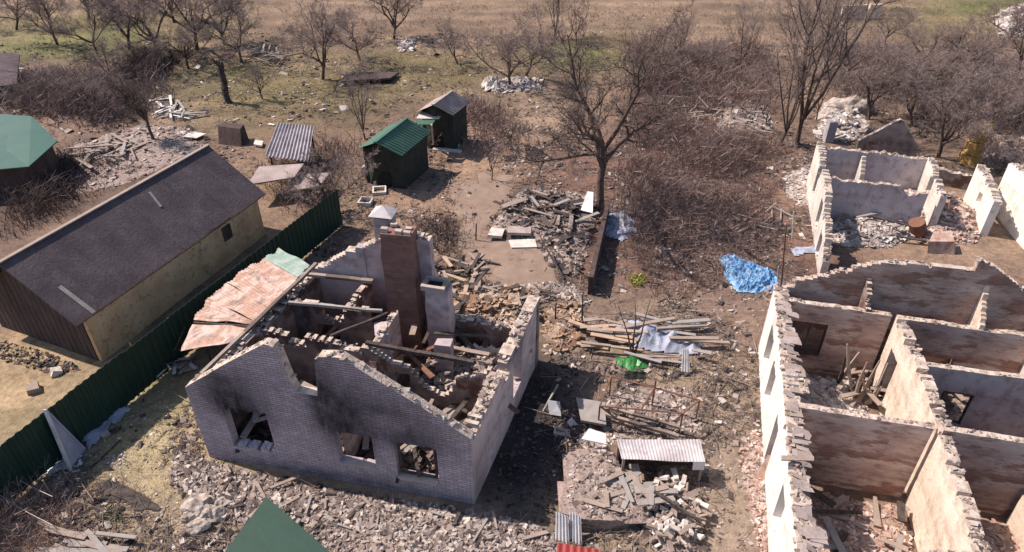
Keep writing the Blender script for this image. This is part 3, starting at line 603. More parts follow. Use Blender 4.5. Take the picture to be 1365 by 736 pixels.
HW('side_wall', BL + Vector((.0, 0)), FL + Vector((.12, .3)), [(0, 3.0), (6.6, 3.05)], .42, 'inner', jag=.1, seed=3, sootbase=.35)
HW('back_wall', BR, (-2.75, 20.99), [(0, 2.9), (.4, 2.0), (.9, 1.75), (3.8, 1.75)], .4, 'inner', jag=.06, seed=4, sootbase=.3)
HW('back_gable', (-2.75, 20.99), BL, [(0, 5.0), (.5, 5.25), (1.4, 5.1), (4.76, 3.0)], .36, 'sidewall', jag=.05, seed=5, soot=[(1.2, 1.2, 1.2, 1.6, .8), (3.5, .8, 1.5, 1.2, .6)])
HW('inner_wall', (-7.95, 19.96), (-4.97, 19.40), [(0, 3), (1.2, 2.95), (1.3, 2.5), (1.9, 2.4), (2.1, 2.9), (2.9, 2.95)], .22, 'inner', jag=.13, seed=6, sootbase=.45, holes=[(.9, 1.8, 0, 2.1, .02)])
HW('inner_wall', (-8.6, 18.4), (-4.88, 17.5), [(0, 3), (1.0, 2.95), (1.2, 2.6), (1.7, 2.65), (1.8, 3), (3.8, 2.8)], .24, 'inner', jag=.13, seed=7, sootbase=.35)
HW('inner_wall', (-4.86, 17.45), (-.66, 16.55), [(0, 2.95), (.9, 2.5), (1.6, 2.3), (2.0, 1.5), (2.7, 1.3), (3.1, 2.1), (4.2, 2.8)], .2, 'inner', jag=.13, seed=8, sootbase=.5, holes=[(.6, 1.5, 0, 2.1, .02)])
HW('inner_wall', (-5.0, 15.0), (-3.9, 19.35), [(0, 3.0), (.5, 2.9), (.9, 2.2), (1.7, 1.8), (2.3, 2.3), (2.7, 3.0), (4.4, 3.0)], .22, 'innerred', jag=.1, seed=9, sootbase=.3)
HW('inner_wall', (-5.62, 19.55), (-5.05, 21.25), [(0, 3), (1.8, 3)], .2, 'inner', jag=.13, seed=10, sootbase=.3)
mb = MB()
for (u0, u1, z0, z1, y) in [(0, .1, 0, .1, 0)]: pass
# heads and loose beams lying on the walls
def lay(name, label, a, b, w, h, mat, cat='beam', group=None, parent=None):
    mb = MB(); A, B = Vector(a), Vector(b); n = 6; c = A
    for i in range(n):
        d = A.lerp(B, (i + 1) / n) + Vector((U(-.012, .012), U(-.012, .012), U(-.012, .012))); mb.bar(c, d, w * U(.85, 1.1), h * U(.85, 1.1)); c = d
    o = mb.build(name, mat, parent)
    return o if parent else tag(o, label, cat, group)
lay('beam', 'long pale beam lying on the left wall head of the burnt house', (-9.4, 15.95, 3.2), (-7.25, 21.9, 3.22), .13, .12, 'wood')
lay('beam', 'pale beam on the rear wall head between lean-to and chimney', (-7.6, 21.3, 3.18), (-5.0, 20.9, 3.14), .16, .12, 'wood')
lay('beam', 'thin burnt beam crossing the rear left room of the burnt house', (-7.7, 19.6, 3.16), (-4.4, 19.15, 3.14), .10, .10, 'greywood')
lay('beam', 'charred pole slanting across the middle room of the burnt house', (-5.9, 17.85, 3.13), (-4.2, 19.0, 3.16), .07, .07, 'char')
lay('beam', 'charred beam along the inner wall left of the front right room', (-4.7, 17.55, 3.10), (-1.2, 16.75, 2.98), .14, .12, 'char')
# chimneys (parts of the house)
def block(name, c, wx, wy, z0, z1, rz, mat, parent, taper=1.0, soot=True):
    mb = MB(); n = 12; V = []; 
    for k in range(n + 1):
        f = k / n; s = 1 + (taper - 1) * f; z = z0 + (z1 - z0) * f
        V += [(-wx / 2 * s, -wy / 2 * s, z), (wx / 2 * s, -wy / 2 * s, z), (wx / 2 * s, wy / 2 * s, z), (-wx / 2 * s, wy / 2 * s, z)]
    F = [(3, 2, 1, 0), (4 * n, 4 * n + 1, 4 * n + 2, 4 * n + 3)] + [(4 * k + i, 4 * k + (i + 1) % 4, 4 * k + 4 + (i + 1) % 4, 4 * k + 4 + i) for k in range(n) for i in range(4)]
    rg = .05 if mat in ('brick', 'sidewall') else .02
    V = [(v[0] * (1 + rg * 2 * noise.noise(Vector((v[0] * 3, v[2] * 2.2, 1 + v[1])))) + rg * noise.noise(Vector((v[2], v[1], 3))), v[1] * (1 + rg * 2 * noise.noise(Vector((v[1] * 3, v[2] * 2.2, 8)))), v[2] + (rg * 3 * noise.noise(Vector((v[0] * 7, v[1] * 7, 2))) if q_ >= 4 * n else 0)) for q_, v in enumerate(V)]
    So = [max(0, .55 * noise.noise(Vector((v[0] * 2, v[2] * 1.2, 3))) + .1) for v in V]
    o = link(name, npmesh(name, V, F, So), mat, parent); o.location = Vector((c[0], c[1], 0)) - (parent.location if parent else Vector()); o.rotation_euler = (0, 0, rz); return o
RZ = math.atan2(-1.8, 8.6)
ch = block('chimney', (-3.85, 20.62), 1.22, .78, -.1, 5.45, RZ, 'brick', hc, .88)
for q in [(-.4, -.2), (.1, -.22), (.35, .1), (-.2, .2), (.4, -.22)]: MB().box(q[0] - .12, q[0] + .12, q[1] - .07, q[1] + .07, 5.47, 5.47 + U(.06, .16), .012).build('broken_brick', 'walltop', ch)
st = block('chimney_stack', (-4.42, 21.35), .62, .55, 4.4, 5.6, RZ, 'greychim', hc)
mb = MB(); mb.pts([(-.42, -.38, 5.72), (.42, -.38, 5.72), (.42, .38, 5.72), (-.42, .38, 5.72), (0, 0, 6.0)], [(0, 1, 4), (1, 2, 4), (2, 3, 4), (3, 0, 4), (3, 2, 1, 0)])
for sx in (-1, 1):
    for sy in (-1, 1): mb.box(sx * .27 - .02, sx * .27 + .02, sy * .23 - .02, sy * .23 + .02, 5.603, 5.8)
mb.build('chimney_cap', 'palezinc', st)
c2 = block('chimney', (-2.55, 20.0), .86, .64, -.1, 3.55, RZ, 'sidewall', hc, .95)
mb = MB()
for (x0, x1, y0, y1) in [(-.52, .32, -.36, -.22), (-.52, .32, .2, .34), (-.52, -.36, -.218, .198), (.18, .32, -.218, .198)]: mb.box(x0, x1, y0, y1, 3.56, 3.74, .012)
mb.build('chimney_crown', 'walltop', c2)
mb = MB(); mb.box(-.35, .17, -.21, .19, 3.58, 3.62); mb.build('flue', 'black', c2)
c3 = block('stove', (-2.35, 18.75), .7, .6, 0, 2.1, RZ + .1, 'sidewall', hc, .8)
block('stove', (-4.35, 18.4), .6, .9, 0, 3.0, RZ + .4, 'sidewall', hc, .7)
block('pilaster', (-5.35, 21.3), .28, .3, 0, 4.4, RZ, 'greychim', hc)
# rubble inside and round the house
rub('rubble', 'burnt rubble on the floor of the front rooms of the burnt house', [(-9.2, 15.8), (-1.6, 14.2), (-.9, 16.4), (-4.8, 17.3), (-8.6, 18.2)], 3200, .06, .8, .7, 'darkrub')
rub('rubble', 'pale broken plaster in the front right room of the burnt house', [(-4.4, 15.2), (-2.2, 14.6), (-1.5, 15.6), (-1.5, 16.3), (-4.2, 16.9)], 1300, .06, .7, 1.15, 'rubble')
rub('rubble', 'burnt rubble on the floor of the rear left rooms of the burnt house', [(-8.1, 18.7), (-4.7, 17.9), (-4.1, 20.9), (-7.3, 21.6)], 2200, .06, .7, .6, 'darkrub')
rub('rubble', 'pale rubble heaped in the rear right room of the burnt house', [(-3.9, 17.5), (-.6, 16.9), (.3, 20), (-3.2, 20.6)], 3200, .06, .8, 1.3, 'rubble')
rub('rubble', 'band of broken brick and plaster along the sooty front gable', pxpoly([(236, 600), (280, 615), (400, 650), (632, 680), (760, 712), (740, 760), (500, 765), (380, 700), (270, 690), (225, 640)]), 9500, .04, .34, .16, 'rubble', soft=.6)
rub('rubble', 'small pale chips scattered over the near left yard', pxpoly([(60, 640), (230, 500), (260, 600), (300, 740), (200, 760), (80, 760)]), 1300, .03, .16, .0, 'pale', mound=False)
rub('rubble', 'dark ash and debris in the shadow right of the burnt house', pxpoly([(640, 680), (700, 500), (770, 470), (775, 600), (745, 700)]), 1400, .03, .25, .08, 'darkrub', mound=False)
rub('wood_debris', 'orange splintered wood heaped behind the burnt house', pxpoly([(590, 400), (640, 388), (705, 385), (720, 420), (690, 440), (590, 430)]), 1900, .12, .6, .5, 'woodred', long=2.2, flat=.22)
rub('wood_debris', 'orange splintered wood at the rear right corner of the burnt house', pxpoly([(725, 400), (765, 395), (775, 430), (760, 470), (728, 470)]), 900, .12, .55, .4, 'woodred', long=2.2, flat=.22)
rub('rubble', 'pinkish rubble between the burnt house and the muddy path', pxpoly([(620, 385), (760, 375), (790, 400), (750, 420), (700, 400), (620, 400)]), 800, .06, .4, .3, 'rubble')
rub('rubble', 'litter of small debris over the clay behind the chimneys', pxpoly([(430, 300), (520, 240), (620, 235), (640, 270), (590, 340), (470, 330)]), 900, .04, .3, .0, 'rubble', mound=False)
def rock(name, mat, size, seed, parent=None, flat=.75):
    me = bpy.data.meshes.new(name); import bmesh
    bm = bmesh.new(); bmesh.ops.create_icosphere(bm, subdivisions=3, radius=1)
    for v in bm.verts:
        k = 1 + .5 * noise.noise(v.co * 1.1 + Vector((seed, 0, 0))) + .22 * noise.noise(v.co * 3 + Vector((0, seed, 0))); v.co = v.co * k; v.co.z *= flat; v.co.x *= 1.15
        v.co *= size / 2
    bm.to_mesh(me); bm.free(); return link(name, me, mat, parent)
# stone heap by the gable corner
e = empty('stone_heap', 'cluster of large pale boulders left of the green foreground roof', 'stones', gt(275, 690))
for (dx, dy, s) in [(-.25, .35, .55), (.15, .05, .42), (-.05, -.35, .35), (.3, .4, .33), (-.45, .05, .3)]:
    k_ = rock('stone', 'paleash', s * 1.5, s * 31, e); k_.location = (dx, dy, s * .3)
# ------------------------------------------------------------------ fallen lean-to roof on the left wall
lr = empty('lean_to_roof', 'sagging rusty orange sheet roof leaning on the left wall of the burnt house', 'roof', G(330, 400, 0))
def lw(p): return Vector(p) - lr.location
out = [G(258, 427, 1.9), G(276, 398, 1.9), G(302, 377, 1.95), G(330, 356, 2.0), G(352, 345, 2.05), G(372, 331, 2.1)]
inn = [G(338, 446, 3.0), G(347, 434, 3.12), G(362, 416, 3.12), G(382, 393, 3.14), G(398, 373, 3.14), G(412, 352, 3.12)]
inn = [G(335, 432, 3.15), G(343, 430, 3.14), G(362, 413, 3.14), G(381, 391, 3.14), G(397, 371, 3.14), G(412, 352, 3.12)]
for i in range(5):
    mb = MB(); g_ = .015
    a, b, c, d = out[i].lerp(out[i + 1], g_), out[i + 1].lerp(out[i], g_), inn[i + 1].lerp(inn[i], g_), inn[i].lerp(inn[i + 1], g_)
    mb.sheet([lw(a), lw(b), lw(c), lw(d)], .014, 7, .012, 10, .12, i)
    o = mb.build('roof_sheet', 'greenslate' if i == 4 else 'orange', lr)
    if i == 4: o['label'] = 'pale green sheet at the top end'
mb = MB(); mb.sheet([lw(G(241, 468, 1.7)), lw(G(256, 432, 1.85)), lw(G(345, 437, 3.05)), lw(G(325, 452, 3.0))], .004, 3, .015, 8, .12, 9); mb.build('roof_sheet', 'orange', lr)
for i in range(0, 6, 1):
    mb = MB(); mb.bar(lw(out[i] - Vector((0, 0, .12))), lw(inn[i] - Vector((0, 0, .1))), .07, .08); mb.build('rafter', 'char', lr)
for i in (0, 2, 4):
    mb = MB(); q = lw(out[i]); mb.tube((q.x + .15, q.y, 0), (q.x + .15, q.y, q.z - .1), .05, .05, 6); mb.build('post', 'char', lr)
# ------------------------------------------------------------------ barn
def gable_shed(name, label, cat, NE, NR, NL, vec, zb, walls, roofm, wt=.18, over=(.25, .25), gablem=None, rt=.07, endm=None):
    """NE near right eave, NR near ridge, NL near left eave, vec along the ridge"""
    e = empty(name, label, cat, Vector((*(NE.lerp(NL, .5) + vec * .5).xy, 0)))
    o_ = e.location; NE, NR, NL = NE - o_, NR - o_, NL - o_; d = vec.normalized(); FE, FR_, FL_ = NE + vec, NR + vec, NL + vec
    mb = MB()
    for (E_, X_) in ((NE, FE), (NL, FL_)):
        inx = (NL - NE).normalized() * (1 if E_ is NE else -1); o2 = .16
        a = E_ + inx * o2 + d * .2; b = X_ + inx * o2 - d * .2; inx = inx * wt; z = E_.z + .02
        mb.hexa([(a.x, a.y, zb), (b.x, b.y, zb), (b.x + inx.x, b.y + inx.y, zb), (a.x + inx.x, a.y + inx.y, zb), (a.x, a.y, z), (b.x, b.y, z), (b.x + inx.x, b.y + inx.y, z), (a.x + inx.x, a.y + inx.y, z)])
    mb.build('side_wall', walls, e)
    for nm, base, dd in (('gable_wall', 0, .21), ('gable_wall', 1, -.21)):
        mb = MB(); off = (vec if base else Vector()) + d * dd; th = d * (wt if dd > 0 else -wt)
        inx = (NL - NE).normalized() * (.16 + wt + .003)
        a, b, c = NE + off + inx, NR + off - Vector((0, 0, .12)), NL + off - inx
        za = NE.z - .0
        V = [(a.x, a.y, zb), (c.x, c.y, zb), (c.x, c.y, za), (b.x, b.y, b.z), (a.x, a.y, za)]; V2 = [(x + th.x, y + th.y, z) for x, y, z in V]
        mb.pts(V + V2, [(0, 1, 2, 3, 4), (9, 8, 7, 6, 5)] + [((i + 1) % 5, i, 5 + i, 5 + (i + 1) % 5) for i in range(5)]); mb.build(nm, gablem or walls, e)
    for A, B in ((NE, NR), (NR, NL)):
        mb = MB(); o1 = d * over[0]
        cs = [A - o1, A + vec + o1, B + vec + o1, B - o1]
        if roofm in ('greenroof', 'slate'): mb.sheet(cs, .022, int(vec.length / .22), .02, 3, .03)
        else: mb.plate(cs, rt)
        mb.build('roof_slope', roofm, e)
    mb = MB(); mb.bar(NR - d * (over[0] + .01) + Vector((0, 0, .02)), FR_ + d * (over[0] + .01) + Vector((0, 0, .02)), .16, .05); mb.build('ridge_cap', endm or roofm, e)
    return e
NE, FE = G(110, 430, 2.0), G(350, 262, 2.0); vec = FE - NE; perp = Vector((-vec.y, vec.x, 0)).normalized()
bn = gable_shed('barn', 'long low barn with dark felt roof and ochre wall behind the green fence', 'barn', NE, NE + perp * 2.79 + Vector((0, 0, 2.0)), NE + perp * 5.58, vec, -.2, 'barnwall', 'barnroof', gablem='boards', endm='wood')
def rel_(e, p): return Vector(p) - e.location
def ploc(e, p): return Vector(p) - e.location
d = vec.normalized(); wf = NE + perp * .16
mb = MB(); q = ploc(bn, wf + d * 7.35) - perp * .02; mb.hexa([q + Vector((0, 0, -.95)), q + d * .55 + Vector((0, 0, -.95)), q + d * .55 + perp * .1 + Vector((0, 0, -.95)), q + perp * .1 + Vector((0, 0, -.95)), q + Vector((0, 0, -.25)), q + d * .55 + Vector((0, 0, -.25)), q + d * .55 + perp * .1 + Vector((0, 0, -.25)), q + perp * .1 + Vector((0, 0, -.25))]); mb.build('blocked_window', 'boards', bn)
sl_ = (perp * 2.79 + Vector((0, 0, 2))).normalized(); nrm = sl_.cross(d).normalized(); nrm = nrm if nrm.z > 0 else -nrm
def onroof(u, v): return ploc(bn, NE + d * u + sl_ * v + nrm * .02)
mb = MB(); mb.bar(onroof(.55, .05), onroof(.5, 1.55), .16, .03, nrm); mb.build('roof_board', 'greywood', bn)
mb = MB(); mb.bar(onroof(6.2, 2.9), onroof(6.0, 2.1), .09, .03, nrm); mb.build('roof_board', 'greywood', bn)
mb = MB()
for v in (.02, ): mb.bar(onroof(-.22, v), onroof(10.3, v), .06, .05, nrm)
mb.build('eave_board', 'boards', bn)
for k in range(1, 10): pass
mb = MB(); mb.bar(onroof(6.5, .02), onroof(7.9, .06), .10, .05, nrm); mb.build('eave_gap', 'char', bn)
for u in (1.1, 2.1, 3.1, 4.1, 5.1, 6.1, 7.1, 8.1, 9.1):
    mb = MB(); mb.bar(onroof(u, .02) - nrm * .016, onroof(u + U(-.02, .02), 3.38) - nrm * .016, .03, .014, nrm); mb.build('felt_seam', 'barnroof', bn)
# boards on the gable
gd = (NE + perp * 5.58 - NE).normalized()
mb = MB()
for k in range(17):
    q = ploc(bn, NE) + gd * (.35 + k * .3) + d * .19; zt = NE.z + 2.0 - abs((.35 + k * .3) - 2.79) * (2 / 2.79) - .25
    mb.hexa([(q.x, q.y, -.1), (q.x + gd.x * .27, q.y + gd.y * .27, -.1), (q.x + gd.x * .27 - d.x * .025, q.y + gd.y * .27 - d.y * .025, -.1), (q.x - d.x * .025, q.y - d.y * .025, -.1)] + [(x, y, zt) for x, y in ((q.x, q.y), (q.x + gd.x * .27, q.y + gd.y * .27), (q.x + gd.x * .27 - d.x * .025, q.y + gd.y * .27 - d.y * .025), (q.x - d.x * .025, q.y - d.y * .025))])
mb.build('gable_boards', 'boards', bn)
# ------------------------------------------------------------------ green fence
fa, fb = G(-90, 660, 2.0), G(448, 252, 2.0); fd = (fb - fa); FLn = fd.length; fd.normalize(); fn = Vector((fd.y, -fd.x, 0))
fe = empty('metal_fence', 'long dark green profiled metal fence between the barn and the burnt house', 'fence', (fa.x, fa.y, 0), math.atan2(fd.y, fd.x))
npan = 9; pl = FLn / npan
for k in range(npan):
    x0, x1 = k * pl + .01, (k + 1) * pl - .01; prf = []; x = x0; dn = 0; V = []; i = 0; xs = []
    while x < x1 - 1e-6: xs.append((x, dn)); x += .10 if i % 2 == 0 else .04; i += 1; dn = (0, 0, .035, .035)[i % 4]
    xs.append((x1, 0)); dzz = U(-.03, .03); n_ = len(xs)
    for (x, y) in xs: V += [(x, -.04 - y, .05), (x, -.04 - y, 2.0 + dzz), (x, -.034 - y + .004, .05), (x, -.034 - y + .004, 2.0 + dzz)]
    F = []
    for j in range(n_ - 1): b_ = 4 * j; F += [(b_, b_ + 4, b_ + 5, b_ + 1), (b_ + 2, b_ + 3, b_ + 7, b_ + 6), (b_ + 1, b_ + 5, b_ + 7, b_ + 3), (b_, b_ + 2, b_ + 6, b_ + 4)]
    MB().pts(V, F).build('fence_panel', 'green', fe)
    MB().box(k * pl - .03, k * pl + .03, -.03, .03, -.3, 1.95).build('fence_post', 'green', fe)
for z in (.5, 1.6): MB().box(.031, FLn, -.028, -.002, z, z + .05).build('fence_rail', 'green', fe)
# ------------------------------------------------------------------ small sheds
def shed_px(name, label, ze, zr, e_, r_, l_, fe_, walls, roofm, **k):
    NE, FE_ = G(*e_, ze), G(*fe_, ze); NR = G(*r_, zr); vec = FE_ - NE; NL = G(*l_, ze)
    return gable_shed(name, label, 'shed', NE, NR, NL, vec, -.2, walls, roofm, over=(.1, .1), **k)
gs = shed_px('garden_shed', 'dark green shed with bright green metal gable roof', 2.1, 2.95, (537, 207), (501, 189), (477, 198), (574, 176), 'greenpaint', 'greenroof')
ks = shed_px('garden_shed', 'dark shed with worn grey slate gable roof behind the green roofed one', 2.3, 3.1, (605, 153), (578, 139), (556, 149), (627, 136), 'greenpaint', 'slate')
e = empty('porch', 'narrow pale and green porch canopy on a white post between the two sheds', 'porch', G(578, 197))
def rel(e, p): return Vector(p) - e.location
b0 = G(556, 160, 2.2); b1 = G(588, 158, 2.2); MB().plate([rel(e, G(555, 158, 2.2)), rel(e, G(585, 158, 2.2)), rel(e, G(590, 149, 2.25)), rel(e, G(560, 149, 2.25))], .05).build('canopy', 'stone', e)
MB().plate([rel(e, G(556, 166, 2.1)), rel(e, G(576, 166, 2.1)), rel(e, G(580, 160, 2.15)), rel(e, G(556, 160, 2.15))], .05).build('canopy', 'greenroof', e)
MB().bar(rel(e, G(578, 196, 0)), rel(e, G(575, 166, 2.1)), .1, .1, (0, 1, 0)).build('post', 'stone', e)
MB().plate([rel(e, G(577, 199, .12)), rel(e, G(614, 203, .12)), rel(e, G(616, 200, .12)), rel(e, G(578, 195, .12))], .1).build('step', 'stone', e)
def slabp(name, label, cat, px, z, th, mat, group=None):
    mb = MB(); mb.plate([G(*p, zz) for p, zz in zip(px, z)], th); return tag(mb.build(name, mat), label, cat, group)
slabp('concrete_slab', 'thin pale step slab right of the grey roofed shed', 'slab', [(594, 192), (612, 194), (613, 191), (596, 189)], (.15,) * 4, .1, 'stone')
# pale panel leaning on the green shed
e = tag(MB().bar(G(503, 247, -.05), G(503, 221, 1.1), .42, .05, (0, 1, 0)).build('zinc_sheet', 'zinc'), 'upright pale panel in front of the green roofed shed', 'panel')
def ringbox(px, py, s, label, h=.22, mat='stone', name='concrete_ring'):
    p = gt(px, py); mb = MB(); t = s * .22
    for (x0, x1, y0, y1) in [(-s, s, -s, -s + t), (-s, s, s - t, s), (-s, -s + t, -s + t + .001, s - t - .001), (s - t, s, -s + t + .001, s - t - .001)]: mb.box(x0, x1, y0, y1, 0, h, .006)
    o = mb.build(name, mat); o.location = p; o.rotation_euler = (0, 0, U(-.3, .3)); return tag(o, label, 'frame')
ringbox(488, 272, .34, 'small pale square frame lying left of the capped chimney'); ringbox(506, 256, .36, 'pale square frame lying below the green roofed shed', .18)
tag(MB().pts(*[(lambda V: (V, [(0, 1, 2, 3, 4, 5, 6, 7)[::-1]] + [(8, 9, 10, 11, 12, 13, 14, 15)] + [((i + 1) % 8, i, 8 + i, 8 + (i + 1) % 8)[::-1] for i in range(8)]))([tuple(G(490, 237) + Vector((.35 * math.cos(i * .785), .08 * math.sin(i * .785) * 0 + .0, .35 * math.sin(i * .785) + .35)) + Vector((0, yy, 0))) for yy in (0, .3) for i in range(8)])][0]).build('pale_barrel', 'stone'), 'round pale barrel lying by the leaning panel', 'barrel')
# corrugated sheet and dark concrete block
e = empty('corrugated_roof', 'striped grey corrugated roof sheet tilted over a low shelter beyond the barn', 'roof', G(385, 215))
MB().sheet([rel(e, G(353, 208, 1.3)), rel(e, G(411, 215, 1.3)), rel(e, G(418, 168, 1.9)), rel(e, G(370, 164, 1.9))], .06, 12, .012, 4).build('roof_sheet', 'corr', e)
for p in [(360, 206, 1.2), (408, 212, 1.2), (414, 172, 1.8), (373, 168, 1.8)]:
    q = rel(e, G(*p)); MB().bar((q.x, q.y, -.1), (q.x, q.y, q.z - .05), .08, .08, (0, 1, 0)).build('post', 'char', e)
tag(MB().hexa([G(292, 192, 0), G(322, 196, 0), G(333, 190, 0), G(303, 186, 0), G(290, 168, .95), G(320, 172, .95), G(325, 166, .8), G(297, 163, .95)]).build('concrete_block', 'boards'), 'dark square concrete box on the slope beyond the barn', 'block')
slabp('pale_slab', 'white sheet lying left of the dark concrete box', 'sheet', [(243, 182), (262, 184), (275, 178), (255, 175)], (.25, .2, .2, .25), .04, 'stone')
slabp('pale_slab', 'small white block at the right foot of the dark concrete box', 'sheet', [(338, 192), (349, 194), (351, 188), (340, 186)], (.2, .2, .2, .2), .1, 'stone')
slabp('flat_roof', 'low grey shed roof just beyond the far corner of the barn', 'roof', [(330, 246), (392, 236), (405, 218), (345, 222)], (1.2, 1.2, 1.3, 1.3), .08, 'slate')
slabp('flat_roof', 'low pinkish grey roof slab beside the fence end', 'roof', [(388, 254), (425, 248), (440, 230), (402, 232)], (.8, .8, .9, .9), .08, 'slate')
# cut off green roof at the left edge
e = empty('green_roofed_house', 'green metal roofed hut cut by the left edge', 'house', G(20, 215))
rp = [rel_(e, G(*p)) for p in ((-70, 232, 1.7), (38, 222, 1.7), (76, 188, 1.9), (42, 155, 2.3), (-70, 146, 2.3))]
MB().pts([p - Vector((0, 0, .06)) for p in rp] + rp, [(4, 3, 2, 1, 0), (5, 6, 7, 8, 9)] + [(q, (q + 1) % 5, 5 + (q + 1) % 5, 5 + q) for q in range(5)]).build('roof', 'teal', e)
cc_ = sum(rp, Vector()) / 5; wp = [cc_ + (p - cc_) * .88 for p in rp]
MB().pts([(p.x, p.y, -.2) for p in wp] + [(p.x, p.y, p.z - .1) for p in wp], [(4, 3, 2, 1, 0), (5, 6, 7, 8, 9)] + [(q, (q + 1) % 5, 5 + (q + 1) % 5, 5 + q) for q in range(5)]).build('wall', 'boards', e)
# foreground green roof
ap = G(355, 662, 2.4); dl = (G(292, 745, 2.4) - ap).normalized(); dr = (G(445, 740, 2.4) - ap).normalized()
e = empty('green_canopy', 'deep green flat metal roof corner at the bottom edge, cut by the frame', 'roof', (ap.x, ap.y, 0))
MB().plate([Vector((0, 0, 2.4)), dl * 3 + Vector((0, 0, 2.38)), dl * 3 + dr * 2.6 + Vector((0, 0, 2.38)), dr * 2.6 + Vector((0, 0, 2.4))], .05).build('roof_sheet', 'canopy', e)
for q in (dl * .2 + dr * .2, dl * 2.8 + dr * .2, dl * .2 + dr * 2.4, dl * 2.8 + dr * 2.4): MB().tube((q.x, q.y, -.1), (q.x, q.y, 2.33), .05).build('post', 'rust', e)
# ------------------------------------------------------------------ large ruin on the right
A0, A1 = Vector((6.45, 8.9)), Vector((9.45, 20.8))
ad = (A1 - A0).normalized()
rh = empty('roofless_house', 'large roofless ruin with whitewashed outer wall and many rooms, at right', 'house', (11, 15, 0))
def RW(name, a, b, top, th, mat, **k):
    o = ruin_wall(name, a, b, top, th, mat, None, **k); o.parent = rh; o.location -= rh.location; return o
def along(u): return A0 + ad * u
Ln = (A1 - A0).length
o = RW('outer_wall', A1, A0, [(0, 2.95), (Ln, 2.95)], .46, 'whitest', jag=.1, heads=14, hs=1, seed=21, holes=[(1.3, 2.3, .7, 2.3, .05), (3.1, 4.1, .6, 2.2, .06), (5.6, 6.3, .0, 2.1, .05), (8.3, 9.1, .8, 2.2, .05)], soot=[(1.8, 2.2, .7, .6, .3)])
RW('cross_wall', (8.3, 14.78), (11.85, 13.93), [(0, 3), (4.4, 3)], .22, 'innerred', jag=.02, seed=22, cap=True, soot=[(.9, .3, .8, 1.3, .7)])
RW('cross_wall', (12.1, 13.88), (17.5, 12.6), [(0, 3), (5.5, 3)], .22, 'innerred', jag=.02, seed=23, soot=[(1.5, .3, 1.8, 1.1, .5)])
RW('cross_wall', (9.6, 19.92), (12.95, 19.1), [(0, 3.0), (3.45, 2.95)], .22, 'innerred', jag=.04, seed=24, holes=[(.45, 1.6, .75, 2.2, .02)], soot=[(1.0, .8, .9, .8, .6)], sootbase=.12)
RW('cross_wall', (13.15, 19.05), (18.5, 17.75), [(0, 2.9), (5.4, 2.85)], .22, 'innerred', jag=.04, seed=25, holes=[(.1, 2.2, .55, 1.5, .03)], sootbase=.12)
RW('cross_wall', (12.62, 16.6), (18.4, 15.35), [(0, 3), (5.9, 3)], .2, 'innerlilac', jag=.02, seed=26, holes=[(1.05, 2.0, .75, 2.1, .02)], soot=[(1.3, .4, .9, .6, .5)])
RW('inner_wall', (13.0, 18.95), (12.05, 13.95), [(0, 3.05), (5.1, 3.0)], .34, 'cream', jag=.05, seed=27, holes=[(.5, 1.35, 0, 2.1, .02)])
RW('inner_wall', (11.9, 13.75), (11.0, 9.9), [(0, 3.0), (3.9, 2.9)], .34, 'cream', jag=.05, seed=28)
RW('inner_wall', (14.6, 13.1), (14.05, 10.7), [(0, 1.2), (2.4, 1.2)], .3, 'cream', jag=.05, seed=29)
RW('front_wall', (9.3, 10.15), (18, 8.2), [(0, 1.0), (.8, 2.6), (1.8, 2.95), (8.7, 3.0)], .4, 'innerred', jag=.1, seed=30, sootbase=.2)
# rear gable with the flat-topped peak
RW('rear_gable', (9.45, 20.75), (18.55, 18.75), [(0, 3.0), (3.3, 4.6), (5.9, 4.55), (6.0, 5.05), (7.0, 4.5), (9.4, 3.0)], .22, 'innerred', jag=.02, seed=31, sootbase=.28)
RW('inner_wall', (12.3, 20.5), (12.15, 19.35), [(0, 4.1), (1.15, 3.1)], .16, 'inner', jag=.03, seed=32, sootbase=.3)
RW('inner_wall', (15.9, 19.6), (15.6, 18.5), [(0, 4.2), (1.15, 3.1)], .16, 'cream', jag=.03, seed=33)
RW('inner_wall', (17.6, 19.0), (16.9, 16.9), [(0, 3.6), (.8, 3.2), (2.2, 2.6)], .3, 'white', jag=.2, seed=34)
for ch_ in list(rh.children):
    if ch_.name.startswith('cross_wall') and abs(ch_.location.x + 11 - 9.6) < .01: window_frame(ch_, .46, 1.59, .77, 2.18, .22, 'char', 1, .06, .06)
    if ch_.name.startswith('cross_wall') and abs(ch_.location.x + 11 - 12.62) < .01: window_frame(ch_, 1.06, 1.99, .77, 2.08, .2, 'char', 0, .07, .05)
